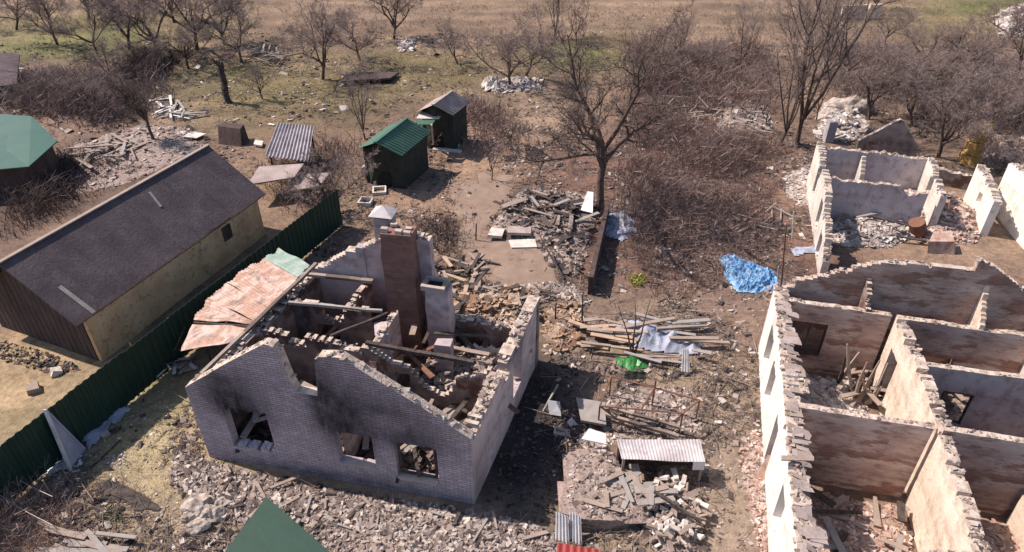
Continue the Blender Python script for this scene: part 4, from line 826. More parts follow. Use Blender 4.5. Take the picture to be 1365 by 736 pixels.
# broken slate and boards lying along the whitewashed wall
sx_ = Vector((-ad.y, ad.x))
for i in range(60):
    u = U(.05, Ln - .2); off_ = U(.16, .42) + (.12 if 3 < i % 17 < 7 else 0); c = along(u) - sx_ * off_; z = 3.02 + U(0, .06)
    w_ = U(.18, .48) + (.35 if i % 19 == 4 else 0); l_ = U(.08, .36) + (.2 if i % 19 == 4 else 0); a_ = random.gauss(0, .12); t1, t2 = U(-.05, .02), U(-.03, .03); pts = []
    X_ = Vector((ad.y * math.cos(a_) + ad.x * math.sin(a_), -ad.x * math.cos(a_) + ad.y * math.sin(a_), 0)); Y_ = Vector((-X_.y, X_.x, 0))
    for qx, qy in ((-1, -1), (1, -1), (1.05, .2), (.8, 1), (-1, 1)):
        p = Vector((c.x, c.y, z)) + X_ * (qx * w_ / 2 * U(.85, 1.1)) + Y_ * (qy * l_ / 2 * U(.8, 1.1)); p.z += qx * t1 + qy * t2; pts.append(p)
    dn = Vector((0, 0, U(.012, .03))); mb = MB(); mb.pts([p - dn for p in pts] + pts, [(4, 3, 2, 1, 0), (5, 6, 7, 8, 9)] + [(q, (q + 1) % 5, 5 + (q + 1) % 5, 5 + q) for q in range(5)])
    tag(mb.build('broken_slate', 'slate' if i % 3 else 'wood'), 'broken grey sheet lying on the head of the whitewashed wall', 'slate', 'broken sheets on the whitewashed wall')
rub('rubble', 'pink rubble on the floor of the near room of the right ruin', [(8.3, 9.6), (11.0, 10.2), (11.7, 13.6), (8.3, 14.4)], 2200, .05, .35, .35, 'redrub')
rub('rubble', 'pale broken boards and plaster in the middle room of the right ruin', [(9.0, 15.1), (11.9, 14.5), (12.5, 18.9), (9.7, 19.6)], 1300, .06, .5, .45, 'pale', long=1.5)
rub('rubble', 'dark debris in the right rooms of the right ruin', [(12.4, 14.0), (18, 12.8), (18.5, 18), (13.2, 18.8)], 1100, .06, .4, .3, 'rubble')
rub('rubble', 'dark debris in the lower right room of the right ruin', [(12, 10.2), (17, 9.2), (17.5, 12.4), (12.3, 13.6)], 700, .06, .35, .2, 'redrub')
rub('rubble', 'white rubble tumbled at the far right end of the large ruin', [(16.2, 18.3), (18.5, 17.8), (19, 20.3), (16.8, 20.5)], 800, .1, .6, 1.6, 'pale')
# splayed split beams in the middle room
bz = G(1140, 530, 0)
for i in range(11):
    a = bz + Vector((U(-.5, .5), U(-.4, .5), .1)); b = a + Vector((U(-.7, .6), U(-.3, .6), U(.9, 1.9))); m_ = MB(); mid_ = a.lerp(b, .5) + Vector((U(-.06, .06), 0, U(-.05, .05)))
    m_.bar(a, mid_, U(.09, .17), U(.05, .09), (0, 1, 0)); m_.bar(mid_, b, U(.07, .12), U(.03, .06), (0, 1, 0), .04)
    tag(m_.build('split_timber', 'wood' if i % 3 else 'char'), 'splintered pale timber standing askew in the middle room of the right ruin', 'timber', 'splayed timbers in the middle room')
# grey figure-like post in near room
tag(MB().tube(G(1112, 642, 0), G(1112, 615, .9), .12, .09, 8).build('broken_pipe', 'greychim'), 'short grey upright pipe by the clay wall of the near room', 'pipe')
slabp('plank', 'two narrow boards jutting from the whitewashed wall of the right ruin, upper one', 'plank', [(1042, 613), (1085, 614), (1085, 608), (1042, 607)], (3.1,) * 4, .04, 'wood')
slabp('orange_board', 'orange triangular board leaning at the foot of the whitewashed wall', 'board', [(1003, 640), (1034, 638), (1036, 612), (1024, 606)], (.05, .1, .9, .6), .03, 'orange')
rub('rubble', 'pinkish crumbled plaster at the foot of the whitewashed wall', pxpoly([(985, 600), (1010, 560), (1030, 640), (1040, 700), (1040, 750), (1015, 750), (1000, 690)]), 1100, .05, .35, .15, 'redrub')
# ------------------------------------------------------------------ small ruin beyond
sr = empty('small_ruin', 'small roofless pale walled ruin with two rooms below the tallest tree', 'house', (17, 31, 0))
def SW(name, a, b, top, th, mat, **k):
    o = ruin_wall(name, a, b, top, th, mat, None, **k); o.parent = sr; o.location -= sr.location; return o
B0, B1, B2 = Vector((15.8, 34.2)), Vector((14.85, 30.6)), Vector((13.5, 25.9))
SW('outer_wall', B0, (13.45, 25.6), [(0, 2.6), (2.1, 2.5), (2.4, 1.9), (2.9, 1.8), (3.3, 2.5), (5.6, 2.4), (6.4, 1.6), (7.2, 1.9), (8.9, .9)], .3, 'white', jag=.2, seed=41, holes=[(2.2, 2.9, .8, 2.1, .05), (5.0, 5.8, .6, 1.9, .08), (6.8, 7.6, .1, 1.2, .1)])
SW('rear_wall', (16.0, 34.0), (21.0, 32.9), [(0, 2.3), (5.1, 2.2)], .25, 'palelilac', jag=.12, seed=42, sootbase=.05)
SW('cross_wall', (15.1, 30.7), (19.6, 29.7), [(0, 2.2), (3.3, 2.2), (3.9, 1.7), (4.6, 1.9)], .22, 'palelilac', jag=.12, seed=43, soot=[(4, 2.4, .8, .5, .6)])
SW('side_wall', (21.0, 32.9), (20.1, 29.5), [(0, 2.4), (1.0, 2.4), (1.6, 2.0), (3.5, 1.9)], .28, 'white', jag=.2, seed=44, holes=[(1.3, 1.9, 1.1, 1.9, .08)])
SW('inner_wall', (17.9, 33.4), (17.5, 31.2), [(0, 2.2), (.6, 1.0), (2.2, .6)], .2, 'white', jag=.2, seed=45)
rub('rubble', 'whitish rubble spilling out of the small ruin', pxpoly([(1105, 300), (1150, 258), (1230, 250), (1265, 300), (1180, 332), (1115, 330)]), 3600, .06, .5, .5, 'pale')
rub('rubble', 'orange brick rubble right of the small ruin', pxpoly([(1215, 270), (1270, 262), (1320, 290), (1300, 325), (1225, 325)]), 2200, .06, .5, .6, 'redrub')
rub('rubble', 'pale plaster debris left of the small ruin wall', pxpoly([(1045, 235), (1080, 220), (1090, 250), (1075, 275), (1045, 260)]), 600, .06, .4, .2, 'pale')
tag(MB().hexa([G(1243, 290, 0), G(1262, 292, 0), G(1266, 283, 0), G(1248, 281, 0), G(1247, 270, .9), G(1264, 272, .9), G(1267, 266, .9), G(1250, 264, .9)]).build('brick_pier', 'orange'), 'square orange masonry pier in the orange rubble', 'pier')
tag(MB().tube(G(1225, 313, 0), G(1222, 296, .75), .38, .36, 12).build('clay_barrel', 'rust'), 'rusty brown barrel at the edge of the orange rubble', 'barrel')
tag(MB().hexa([G(1236, 338, 0), G(1272, 340, 0), G(1275, 330, 0), G(1240, 328, 0), G(1238, 322, .6), G(1273, 322, .6), G(1268, 308, .7), G(1245, 308, .7)]).build('stove_block', 'orange'), 'orange clay oven block behind the rear gable of the large ruin', 'oven')
# ruined gable tip behind the small ruin
slab = ruin_wall('gable_remnant', (19.2, 36.6), (22.2, 35.9), [(0, 1.5), (1.7, 2.9), (1.8, 2.95), (3.1, 1.4)], .22, 'inner', None, jag=.02, seed=46, sootbase=.3); tag(slab, 'dark pointed gable remnant peeping over the small ruin', 'wall')
for i, (px, py, s, lab) in enumerate([(1108, 158, 1.3, 'left pale lump of the wreckage beyond the small ruin'), (1126, 150, 1.9, 'largest pale lump of the wreckage beyond the small ruin'), (1143, 172, 1.0, 'small pale lump right of the wreckage beyond the small ruin')]):
    p = gt(px, py); o = rock('plaster_lump', 'paleash', s * 1.4, i * 9 + 2); o.location = p; tag(o, lab, 'rubble')
rub('rubble', 'grey and white wreckage beyond the small ruin', pxpoly([(1085, 185), (1095, 155), (1150, 145), (1160, 175), (1130, 190)]), 700, .15, .9, .6, 'pale')
# white walled ruin at the right edge
er = empty('white_ruin', 'white walled ruin cut by the right edge above the large ruin', 'house', (25, 28, 0))
p0, p1 = G(1306, 312), G(1322, 268)
def EW(name, a, b, top, th, mat, **k):
    o = ruin_wall(name, a, b, top, th, mat, None, **k); o.parent = er; o.location -= er.location; return o
P_ = p0.xy; Q_ = P_ + Vector((.95, 3.4)); EW('side_wall', Q_, P_, [(0, 2.05), (2.2, 2.05), (3.5, 1.7)], .35, 'whitest', jag=.08, seed=51, holes=[(1.6, 2.1, .8, 1.35, .08)])
EW('front_wall', P_ + Vector((2.0, -.9)), P_ + Vector((6, -1.9)), [(0, 1.7), (4, 2.0)], .35, 'whitest', jag=.1, seed=52)
EW('side_wall', P_ + Vector((1.9, 2.6)), P_ + Vector((1.35, -1.4)), [(0, 2.5), (1.5, 2.7), (4, 1.6)], .35, 'whitest', jag=.1, seed=53)
# low walls between them
o = ruin_wall('boundary_wall', G(1225, 243), G(1310, 258), [(0, .9), (4, .8)], .3, 'inner', None, jag=.1, seed=56, sootbase=.3); tag(o, 'low dark wall between the small ruin and the white walled ruin', 'wall')
# ------------------------------------------------------------------ foundation in the centre
fp = [(650, 305), (672, 268), (700, 250), (790, 262), (800, 285), (780, 345), (770, 372), (730, 355), (715, 325), (655, 315)]
rub('rubble', 'low mound of burnt debris on the old foundation beside the muddy path', pxpoly(fp), 2600, .04, .34, .3, 'rubble', soft=.5)
rub('wood_debris', 'dark burnt sticks over the foundation mound', pxpoly(fp), 300, .2, .7, .4, 'darkrub', long=2.4, flat=.15, mound=False)
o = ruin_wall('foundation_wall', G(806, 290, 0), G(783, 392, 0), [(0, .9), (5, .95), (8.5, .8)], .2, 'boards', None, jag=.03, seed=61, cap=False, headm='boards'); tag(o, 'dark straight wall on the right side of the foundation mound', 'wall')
slabp('concrete_slab', 'white slab lying on mud in front of the foundation', 'slab', [(682, 330), (716, 329), (713, 318), (678, 320)], (.12,) * 4, .12, 'stone')
slabp('concrete_slab', 'small pale slab at the left corner of the foundation', 'slab', [(650, 313), (669, 315), (673, 305), (655, 303)], (.35, .3, .3, .35), .14, 'stone')
slabp('concrete_slab', 'grey slab on the front edge of the foundation', 'slab', [(676, 310), (708, 311), (708, 303), (678, 301)], (.4,) * 4, .14, 'slate')
slabp('plank', 'pale broad plank on the far left of the foundation mound', 'plank', [(668, 273), (672, 277), (704, 266), (701, 262)], (.55, .5, .55, .6), .05, 'wood')
slabp('plank', 'whitish board standing at the far right of the foundation mound', 'plank', [(774, 280), (790, 284), (791, 256), (783, 255)], (.4, .4, .9, .9), .04, 'zinc')
# log leaning by the foundation
tag(MB().tube(G(752, 372, .05), G(722, 320, .9), .06, .04).build('charred_pole', 'char'), 'dark crooked pole leaning on the front of the foundation', 'pole')
# planks: individuals in named heaps
def plank_heap(poly, n, lmin, lmax, label, group, mats, w=(.1, .22), ang=None, h=.25, name='plank', base=.05):
    q = sample(poly, n)
    for i, (x, y) in enumerate(q):
        l = U(lmin, lmax); a = (ang + random.gauss(0, .22)) if ang is not None else U(0, 3.14); z = terr(x, y) + base + h * i / n
        dz_ = U(-.06, .06); v = Vector((math.cos(a), math.sin(a), dz_)) * l / 2; c = Vector((x, y, z + .03))
        tag(MB().bar(c - v, c + v, U(*w), U(.025, .06), (0, 0, 1), U(*w)).build(name, mats[i % len(mats)]), label, 'plank', group)
plank_heap(pxpoly([(770, 440), (830, 430), (850, 470), (790, 478)]), 24, .5, 2.0, 'orange brown plank in the heap right of the burnt house corner', 'orange planks heaped behind the yard', ['woodred', 'wood'], ang=-.15, h=.4)
plank_heap(pxpoly([(820, 430), (930, 440), (935, 485), (850, 490)]), 17, .6, 2.4, 'long grey or brown board in the heap round the small sapling', 'boards round the sapling', ['greywood', 'wood', 'greywood'], ang=-.12, h=.45)
plank_heap(pxpoly([(775, 660), (850, 645), (880, 670), (870, 690), (800, 690)]), 22, .4, 1.3, 'broken board on the low cellar heap at the bottom', 'broken boards on the cellar heap', ['wood', 'greywood'], ang=None, h=.25, base=.42)
plank_heap(pxpoly([(860, 110), (1010, 150), (1020, 185), (900, 170)]), 40, .8, 2.6, 'pale snapped branch in the heap left of the tallest tree', 'snapped branches left of the tallest tree', ['greywood', 'wood'], w=(.06, .12), h=.5, name='snapped_branch')
plank_heap(pxpoly([(330, 68), (370, 70), (390, 88), (330, 92)]), 26, .8, 2.2, 'cut branch lying under the low bare tree', 'cut branches under the low bare tree', ['wood', 'greywood'], w=(.06, .14), h=.5, name='cut_branch')
plank_heap(pxpoly([(205, 135), (255, 138), (262, 158), (215, 162)]), 22, .8, 2.2, 'pale board scattered beyond the barn by the forked tree', 'boards scattered beyond the barn', ['greywood', 'zinc'], w=(.08, .2), h=.2)
plank_heap(pxpoly([(100, 205), (160, 190), (200, 205), (120, 235)]), 22, .8, 2.6, 'pale board on the debris left of the barn ridge', 'boards left of the barn ridge', ['greywood', 'wood'], w=(.08, .22), h=.4)
plank_heap(pxpoly([(80, 712), (165, 716), (170, 745), (85, 745)]), 14, .9, 1.9, 'weathered board in the pile at the lower left edge', 'boards piled at the lower left', ['wood', 'greywood'], w=(.1, .2), ang=-.2, h=.25)
plank_heap(pxpoly([(905, 285), (1040, 275), (1080, 300), (1040, 330), (900, 330)]), 24, .5, 1.6, 'thin pale stick on the brown debris left of the small ruin', 'sticks left of the small ruin', ['greywood', 'wood'], w=(.04, .1), h=.1, name='stick')
plank_heap(pxpoly([(600, 340), (650, 345), (640, 378), (560, 372)]), 10, .8, 2.0, 'charred beam on the weeds behind the chimneys', 'charred beams behind the chimneys', ['char', 'wood'], w=(.08, .14), h=.3, name='beam')
plank_heap(pxpoly([(1110, 500), (1180, 480), (1185, 540), (1120, 550)]), 14, .6, 1.8, 'splintered board on the rubble of the middle room', 'splintered boards in the middle room', ['wood', 'wood'], w=(.08, .2), h=.6)
rub('rubble', 'bleached debris strewn beyond the barn ridge', pxpoly([(90, 195), (190, 165), (260, 170), (270, 200), (170, 245), (100, 260)]), 900, .06, .5, .08, 'rubble')
rub('rubble', 'grey wreckage in the branch heap left of the tallest tree', pxpoly([(940, 130), (1020, 140), (1035, 175), (960, 180)]), 700, .1, .7, .4, 'rubble')
rub('rubble', 'pale rubble at the feet of the wide tree, top centre', pxpoly([(645, 112), (690, 104), (725, 108), (720, 122), (660, 126)]), 600, .1, .7, .4, 'pale')
rub('rubble', 'pale rubble under the round crowned tree', pxpoly([(528, 56), (552, 54), (556, 68), (532, 70)]), 220, .15, .8, .4, 'pale')
rub('rubble', 'white wreckage in the upper right corner', pxpoly([(1325, 25), (1400, 0), (1400, 50), (1330, 50)]), 500, .3, 1.8, 1.0, 'pale')
rub('rubble', 'pale bits among the brown brush below the upper right wreckage', pxpoly([(1285, 88), (1330, 85), (1345, 110), (1300, 112)]), 260, .15, 1.1, .3, 'pale')
rub('rubble', 'white bits strewn along the left thicket', pxpoly([(0, 100), (60, 95), (140, 110), (120, 130), (10, 135)]), 400, .1, .7, .1, 'pale', mound=False)
rub('rubble', 'dark brown soil heap on the clay left of the foundation', pxpoly([(700, 195), (725, 200), (722, 218), (702, 216)]), 300, .1, .4, .5, 'darkrub')
rub('rubble', 'small dark heap below the pair of saplings', pxpoly([(672, 207), (688, 209), (687, 217), (673, 216)]), 120, .1, .3, .3, 'darkrub')
rub('rubble', 'scattered litter over the brown debris field', pxpoly([(830, 300), (1040, 290), (1060, 340), (1000, 500), (950, 560), (900, 420)]), 1600, .03, .28, 0, 'rubble', mound=False)
rub('rubble', 'small debris on the lower yard beside the whitewashed wall', pxpoly([(930, 560), (1010, 540), (1020, 740), (940, 740)]), 700, .03, .22, 0, 'rubble', mound=False)
rub('rubble', 'dark rust brown brush pile behind the white walled ruin', pxpoly([(1300, 195), (1400, 190), (1400, 235), (1310, 225)]), 1200, .1, .6, .9, 'redrub', long=1.8, flat=.2)
rub('rubble', 'litter over the far slope', pxpoly([(350, 60), (900, 20), (1000, 90), (760, 140), (560, 130), (400, 150)]), 900, .05, .4, 0, 'rubble', mound=False)
rub('rubble', 'litter over the clay between sheds and foundation', pxpoly([(600, 140), (800, 130), (790, 250), (640, 250)]), 900, .05, .35, 0, 'rubble', mound=False)
# amber stump
e = empty('split_stump', 'tall amber orange split stump at the right above the white walled ruin', 'stump', gt(1292, 216))
mb = MB(); q = Vector((0, 0, -.1)); 
for i in range(7):
    n = q + Vector((U(-.1, .14), U(-.1, .1), .36)); mb.tube(q, n, .62 - .035 * i + U(-.06, .06), .6 - .04 * i, 9); q = n
mb.build('trunk', 'amber', e)
# bricks-up concrete pier etc.
e = tag(MB().bar(gt(1103, 188), gt(1103, 188) + Vector((0, 0, 1.3)), .5, .5, (0, 1, 0)).build('gate_pier', 'greychim'), 'short grey pier left of the pale wreckage beyond the small ruin', 'pier')
# blue tarp
def crumple(name, label, cat, poly, st, h, mat, fr=2.0, base=.04):
    P = np.array(poly); lo, hi = P.min(0), P.max(0); xs = np.arange(lo[0], hi[0] + st, st); ys = np.arange(lo[1], hi[1] + st, st); X, Y = np.meshgrid(xs, ys); x, y = X.ravel(), Y.ravel()
    e_ = np.where(inside(poly, x, y), 1, -1) * edged(poly, x, y) + .18 * np.array([noise.noise(Vector((a * 2, b * 2, 9))) for a, b in zip(x, y)])
    rid = np.array([1 - abs(noise.noise(Vector((a * fr, b * fr, 2)))) * 2 + .5 * (1 - abs(noise.noise(Vector((a * fr * 2.3, b * fr * 2.3, 5)))) * 2) for a, b in zip(x, y)])
    z = np.array([terr(a, b) for a, b in zip(x, y)]) + base + np.clip(e_, 0, .5) * 2 * h * np.clip(rid, .1, 2)
    I = np.arange(len(x)).reshape(len(ys), len(xs)); F = np.stack([I[:-1, :-1], I[:-1, 1:], I[1:, 1:], I[1:, :-1]], -1).reshape(-1, 4); F = F[(e_[F] > 0).all(1)]
    return tag(link(name, npmesh(name, np.column_stack([x, y, z]), F), mat), label, cat)
crumple('blue_tarp', 'crumpled bright blue tarp on the ground left of the large ruin', 'tarp', pxpoly([(958, 346), (972, 338), (1000, 350), (1034, 360), (1042, 384), (1010, 393), (982, 390), (966, 368)]), .05, .26, 'blue', 3.2)
crumple('grey_sheet', 'flat blue grey sheet on the debris left of the small ruin', 'sheet', pxpoly([(1050, 332), (1085, 328), (1090, 338), (1055, 342)]), .12, .1, 'bluegrey')
crumple('grey_tarp', 'blue grey crumpled sheet at the right of the foundation wall', 'sheet', pxpoly([(805, 285), (840, 280), (850, 310), (830, 325), (800, 315)]), .1, .15, 'bluegrey')
crumple('slate_sheet', 'pale blue grey sheet under the boards round the sapling', 'sheet', pxpoly([(812, 432), (850, 428), (935, 455), (932, 478), (860, 470), (815, 455)]), .08, .3, 'bluegrey', 1.0)
crumple('white_sheet', 'white crumpled sheet on the slope behind the grey roofed shed', 'sheet', pxpoly([(640, 115), (655, 108), (672, 112), (668, 124), (645, 124)]), .12, .6, 'stone')
crumple('cream_sheet', 'pale sheet below the cut off green roof at the left edge', 'sheet', pxpoly([(-20, 235), (25, 230), (30, 245), (-10, 262)]), .12, .3, 'stone')
# ------------------------------------------------------------------ yard pieces between the two large ruins
# little sapling
e = empty('young_tree', 'tiny three stemmed bare sapling by the crumpled green plastic', 'tree', gt(845, 478), group='bare trees on the plots')
for k, (tx, ty) in enumerate([(824, 408), (846, 404), (868, 400)]):
    mb = MB(); a = Vector((0, 0, 0)); b = onY(tx, ty, G(845, 478).y + .3) - e.location; pr = a
    for i in range(5): n = a.lerp(b, (i + 1) / 5) + Vector((U(-.05, .05), 0, U(-.03, .03))); mb.tube(pr, n, .045 - .007 * i, .038 - .007 * i, 6); pr = n
    mb.build('stem', 'bark', e)
# green plastic heap
crumple('green_plastic', 'crumpled dark green plastic lying among the boards by the little sapling', 'plastic', pxpoly([(820, 478), (845, 472), (858, 480), (862, 492), (840, 498), (822, 492)]), .05, .20, 'lime', 1.6)
crumple('green_scrap', 'pale green scrap on the right of the dark green plastic', 'plastic', pxpoly([(842, 488), (850, 478), (855, 486), (850, 494)]), .04, .26, 'limepale', 1.5, .10)
o = tag(MB().sheet([G(832, 506, .25), G(860, 506, .3), G(862, 496, .55), G(833, 494, .5)], .01, 3, .02, 3, .05).build('green_sheet', 'greenpaint'), 'dark green sheet lying just in front of the crumpled green plastic', 'sheet')
o = tag(MB().sheet([G(908, 495, .1), G(919, 497, .1), G(918, 466, .9), G(910, 464, .9)], .02, 3, .012, 4).build('pale_post', 'zinc'), 'short pale corrugated strip standing at the right end of the board heap', 'strip')
# rusty pipe frame
e = empty('pipe_frame', 'rusty pipe frame standing over the debris in the middle yard', 'frame', gt(865, 548))
def pf(a, b, r=.03): MB().tube(rel(e, a), rel(e, b), r, r, 6).build('pipe', 'rust', e)
c1, c2_, c3_, c4_ = G(797, 568), G(905, 578), G(927, 560), G(812, 528)
up_ = Vector((0, 0, .95))
for c in (c1, c2_, c3_, c4_): pf(c, c + up_)
pf(c1 + up_, c2_ + up_); pf(c2_ + up_, c3_ + up_); pf(c3_ + up_, c4_ + up_); pf(c4_ + up_, c1 + up_); pf(c1 + up_, c1.lerp(c2_, .4)); pf(c1.lerp(c2_, .5) + up_, c4_.lerp(c3_, .5) + up_); pf(c4_.lerp(c3_, .5), c4_.lerp(c3_, .5) + Vector((0, 0, 1.3)))
lay('pole', 'long rusty log lying in front of the pipe frame', G(806, 552, .25), G(905, 582, .3), .12, .12, 'wood', 'pole')
lay('pole', 'second long log just behind the one before the pipe frame', G(812, 543, .3), G(908, 570, .3), .10, .10, 'wood', 'pole')
slabp('board_stack', 'pale grey board panel lying left of the pipe frame', 'boards', [(775, 560), (808, 566), (806, 536), (768, 530)], (.3, .3, .3, .3), .1, 'greywood')
slabp('board_stack', 'pale square panel leaning in the shadow left of the board panel', 'boards', [(732, 552), (748, 555), (746, 536), (730, 534)], (.1, .1, .5, .5), .05, 'zinc')
lay('pole', 'pale stick leaning in the shadow beside the square panel', G(724, 548, .05), G(744, 512, .9), .05, .05, 'greywood', 'pole')
rub('rubble', 'brown debris under the pipe frame', pxpoly([(805, 520), (920, 515), (935, 570), (905, 590), (800, 570)]), 1200, .05, .35, .12, 'rubble')
rub('rubble', 'pale chips between the pipe frame and the low white roof', pxpoly([(775, 575), (940, 590), (935, 600), (820, 590), (790, 600), (770, 590)]), 500, .05, .3, .1, 'pale')
slabp('crumpled_board', 'pale broken board at the top left of the low cellar heap', 'board', [(775, 585), (808, 592), (808, 578), (785, 571)], (.75, .7, .8, .8), .05, 'zinc')
# low white roof
e = empty('low_shelter', 'low open shelter with a pale metal sheet roof and dark inside', 'shelter', gt(882, 625))
TL, TR, BR_, BL_ = [rel(e, p) for p in (G(822, 586, 1.15), G(933, 586, 1.15), G(940, 616, 1.0), G(829, 612, 1.0))]
MB().sheet([BL_, BR_, TR, TL], .008, 26, .015, 6, .06, 3).build('roof_sheet', 'palezinc', e)
for q in (BL_, BR_, TR, TL): MB().bar((q.x * .95, q.y * .9, -.1), (q.x * .95, q.y * .9, q.z - .035), .07, .07, (0, 1, 0)).build('post', 'wood', e)
MB().plate([(TL.x * .95, TL.y * .93, 1.0), (TR.x * .95, TR.y * .93, 1.0), (TR.x * .95, TR.y * .93 + .01, .0), (TL.x * .95, TL.y * .93 + .01, .0)], .03).build('back_board', 'boards', e)
MB().plate([BR_ + Vector((-.35, -.01, .03)), BR_ + Vector((0, -.01, .03)), BR_ + Vector((0, -.05, -.3)), BR_ + Vector((-.35, -.05, -.3))], .015).build('lip', 'zinc', e)
# cellar heap
pl_ = [G(757, 603, .45), G(790, 597, .45), G(812, 598, .4), G(834, 636, .4), G(866, 660, .35), G(862, 688, .35), G(815, 694, .45), G(778, 692, .5), G(746, 683, .5)]
e = empty('cellar_roof', 'flat earth covered cellar roof with corrugated front in the bottom middle', 'cellar', (pl_[0].x, pl_[0].y, 0))
V = [rel(e, p) for p in pl_]; nV = len(V); mb = MB(); mb.pts([(v.x, v.y, -.1) for v in V] + [tuple(v) for v in V], [tuple(range(nV))[::1], tuple(range(nV, 2 * nV))[::-1]] + [((i + 1) % nV, i, nV + i, nV + (i + 1) % nV) for i in range(nV)]); mb.build('earth_roof', 'dustrubble', e)
sc = rub('loose_earth', None, [tuple(p.xy) for p in pl_], 900, .03, .3, .12, 'rubble', base=.44, parent=None, soft=.3)
tag(sc, 'earth and chips covering the flat cellar roof', 'rubble')
for i, (a, b) in enumerate([((740, 0), (757, 0)), ((758, 0), (774, 0))]):
    MB().sheet([rel(e, G(a[0], 726, 0)), rel(e, G(b[0] + 2, 730, 0)), rel(e, G(b[0], 688, .75)), rel(e, G(a[0] + 1, 682, .75))], .025, 4, .01, 3).build('corrugated_front', 'zinc', e)
e = empty('red_roof', 'red metal roof edge at the bottom edge below the corrugated front', 'roof', G(770, 745, 0))
MB().sheet([rel(e, G(741, 748, .9)), rel(e, G(800, 760, .9)), rel(e, G(800, 733, 1.0)), rel(e, G(743, 723, 1.0))], .01, 6, .02, 3).build('roof_sheet', 'red', e)
MB().plate([rel(e, G(744, 735, .93)), rel(e, G(798, 742, .93)), rel(e, G(798, 742, 0)) + Vector((0, .01, 0)), rel(e, G(744, 735, 0)) + Vector((0, .01, 0))], .04).build('wall', 'boards', e)
for i in range(190):
    q = sample(pxpoly([(845, 650), (905, 640), (940, 690), (925, 735), (880, 735), (850, 690)]), 1)[0]; s = U(.09, .2); z = terr(*q) + U(.08, .45)
    V, F = chunks_np(np.array([[0, 0, 0.]]), np.array([s]), .7, 2.3); o = link('split_log', npmesh('split_log', V, F), 'pale' if i % 3 == 0 else 'wood'); o.location = (q[0], q[1], z); tag(o, 'pale split log in the firewood heap before the low white roofed shelter', 'log', 'firewood heap')
rub('rubble', 'bark and earth under the firewood heap', pxpoly([(840, 648), (905, 635), (945, 690), (930, 745), (875, 745), (845, 695)]), 900, .04, .25, .4, 'rubble')
lay('pole', 'dark pole across the firewood heap', G(872, 655, .75), G(935, 697, .55), .09, .09, 'char', 'pole')
# ------------------------------------------------------------------ near left pieces
e = empty('leaning_stand', 'blue grey wedge shaped metal stand leaning before the green fence', 'stand', gt(88, 612))
tp = rel(e, onY(60, 546, G(90, 612).y + .1))
MB().bar(tp, rel(e, G(95, 628, .0)), .10, .06, (0, 1, 0)).build('leg', 'zinc', e)
MB().bar(tp, rel(e, G(114, 602, .0)), .06, .05, (0, 1, 0)).build('leg', 'bluegrey', e)
MB().pts([tuple(tp + Vector((0, .03, 0))), tuple(rel(e, G(96, 622, .08))), tuple(rel(e, G(113, 600, .08))), tuple(tp + Vector((0, .06, 0))), tuple(rel(e, G(97, 621, .08)) + Vector((0, .04, 0))), tuple(rel(e, G(114, 599, .08)) + Vector((0, .04, 0)))], [(0, 1, 2), (5, 4, 3), (0, 3, 4, 1), (1, 4, 5, 2), (2, 5, 3, 0)]).build('panel', 'bluegrey', e)
crumple('grey_sheet', 'blue grey sheet lying along the foot of the green fence', 'sheet', pxpoly([(100, 588), (165, 530), (180, 545), (120, 600)]), .09, .12, 'bluegrey')
crumple('grey_sheet', 'pale plate at the foot of the leaning stand', 'sheet', pxpoly([(55, 618), (80, 610), (115, 606), (110, 622), (65, 635)]), .08, .04, 'zinc')
o = crumple('shadow_sheet', 'dark pointed sheet laid as a shadow on the near left yard', 'sheet', pxpoly([(128, 648), (150, 640), (185, 655), (220, 680), (190, 682), (140, 668)]), .06, .015, 'char')  # thin dark sheet stands in for a cast shadow on the ground
lay('pole', 'thin dark stick lying right of the leaning stand', G(120, 625, .04), G(160, 587, .06), .04, .04, 'char', 'pole')
lay('pole', 'thin pale rail lying along the green fence', G(134, 545, .3), G(168, 515, .35), .05, .04, 'zinc', 'pole')
e = empty('burnt_wreck', 'small tangled burnt metal wreck beside the fence near the sagging roof', 'wreck', gt(218, 488))
e.scale = (1.6, 1.6, 1.5)
for i in range(26):
    a = Vector((U(-.35, .35), U(-.3, .3), U(0, .5))); b = a + Vector((U(-.5, .5), U(-.4, .4), U(-.1, .5)))
    MB().tube(a, b, .03, .02, 5).build('bent_bar', 'char' if i % 4 else 'zinc', e)
MB().plate([(-.5, -.3, .75), (-.1, -.35, .9), (0, .1, .95), (-.3, .2, .8)], .02).build('torn_sheet', 'zinc', e)
plank_heap(pxpoly([(225, 488), (250, 480), (262, 492), (235, 500)]), 7, .4, .9, 'short pale board under the torn lower end of the sagging roof', 'boards under the sagging roof', ['greywood', 'zinc'], h=.2)
rub('rubble', 'small white stones by the thin dark stick, near left yard', pxpoly([(140, 608), (165, 603), (172, 618), (146, 624)]), 40, .08, .2, .1, 'pale', mound=False)
for i in range(2):
    a, b = (G(-40, 596 + 35 * i, .75), G(70, 662 + 38 * i, .75)); m_ = MB(); pr = a
    for k in range(10):
        t = (k + 1) / 10; n = a.lerp(b, t) - Vector((0, 0, .25 * math.sin(math.pi * t))); m_.tube(pr, n, .010, .010, 5); pr = n
    tag(m_.build('wire', 'wire'), ['upper pale wire crossing the lower left corner', 'lower pale wire crossing the lower left corner'][i], 'wire')
for i, (px, py) in enumerate([(70, 663), (70, 701)]): tag(MB().tube(gt(px, py) + Vector((0, 0, -.2)), G(px, py) + Vector((0, 0, .8)), .03, .025, 6).build('stake', 'wood'), ['thin stake holding the end of the upper wire', 'thin stake holding the end of the lower wire'][i], 'stake')
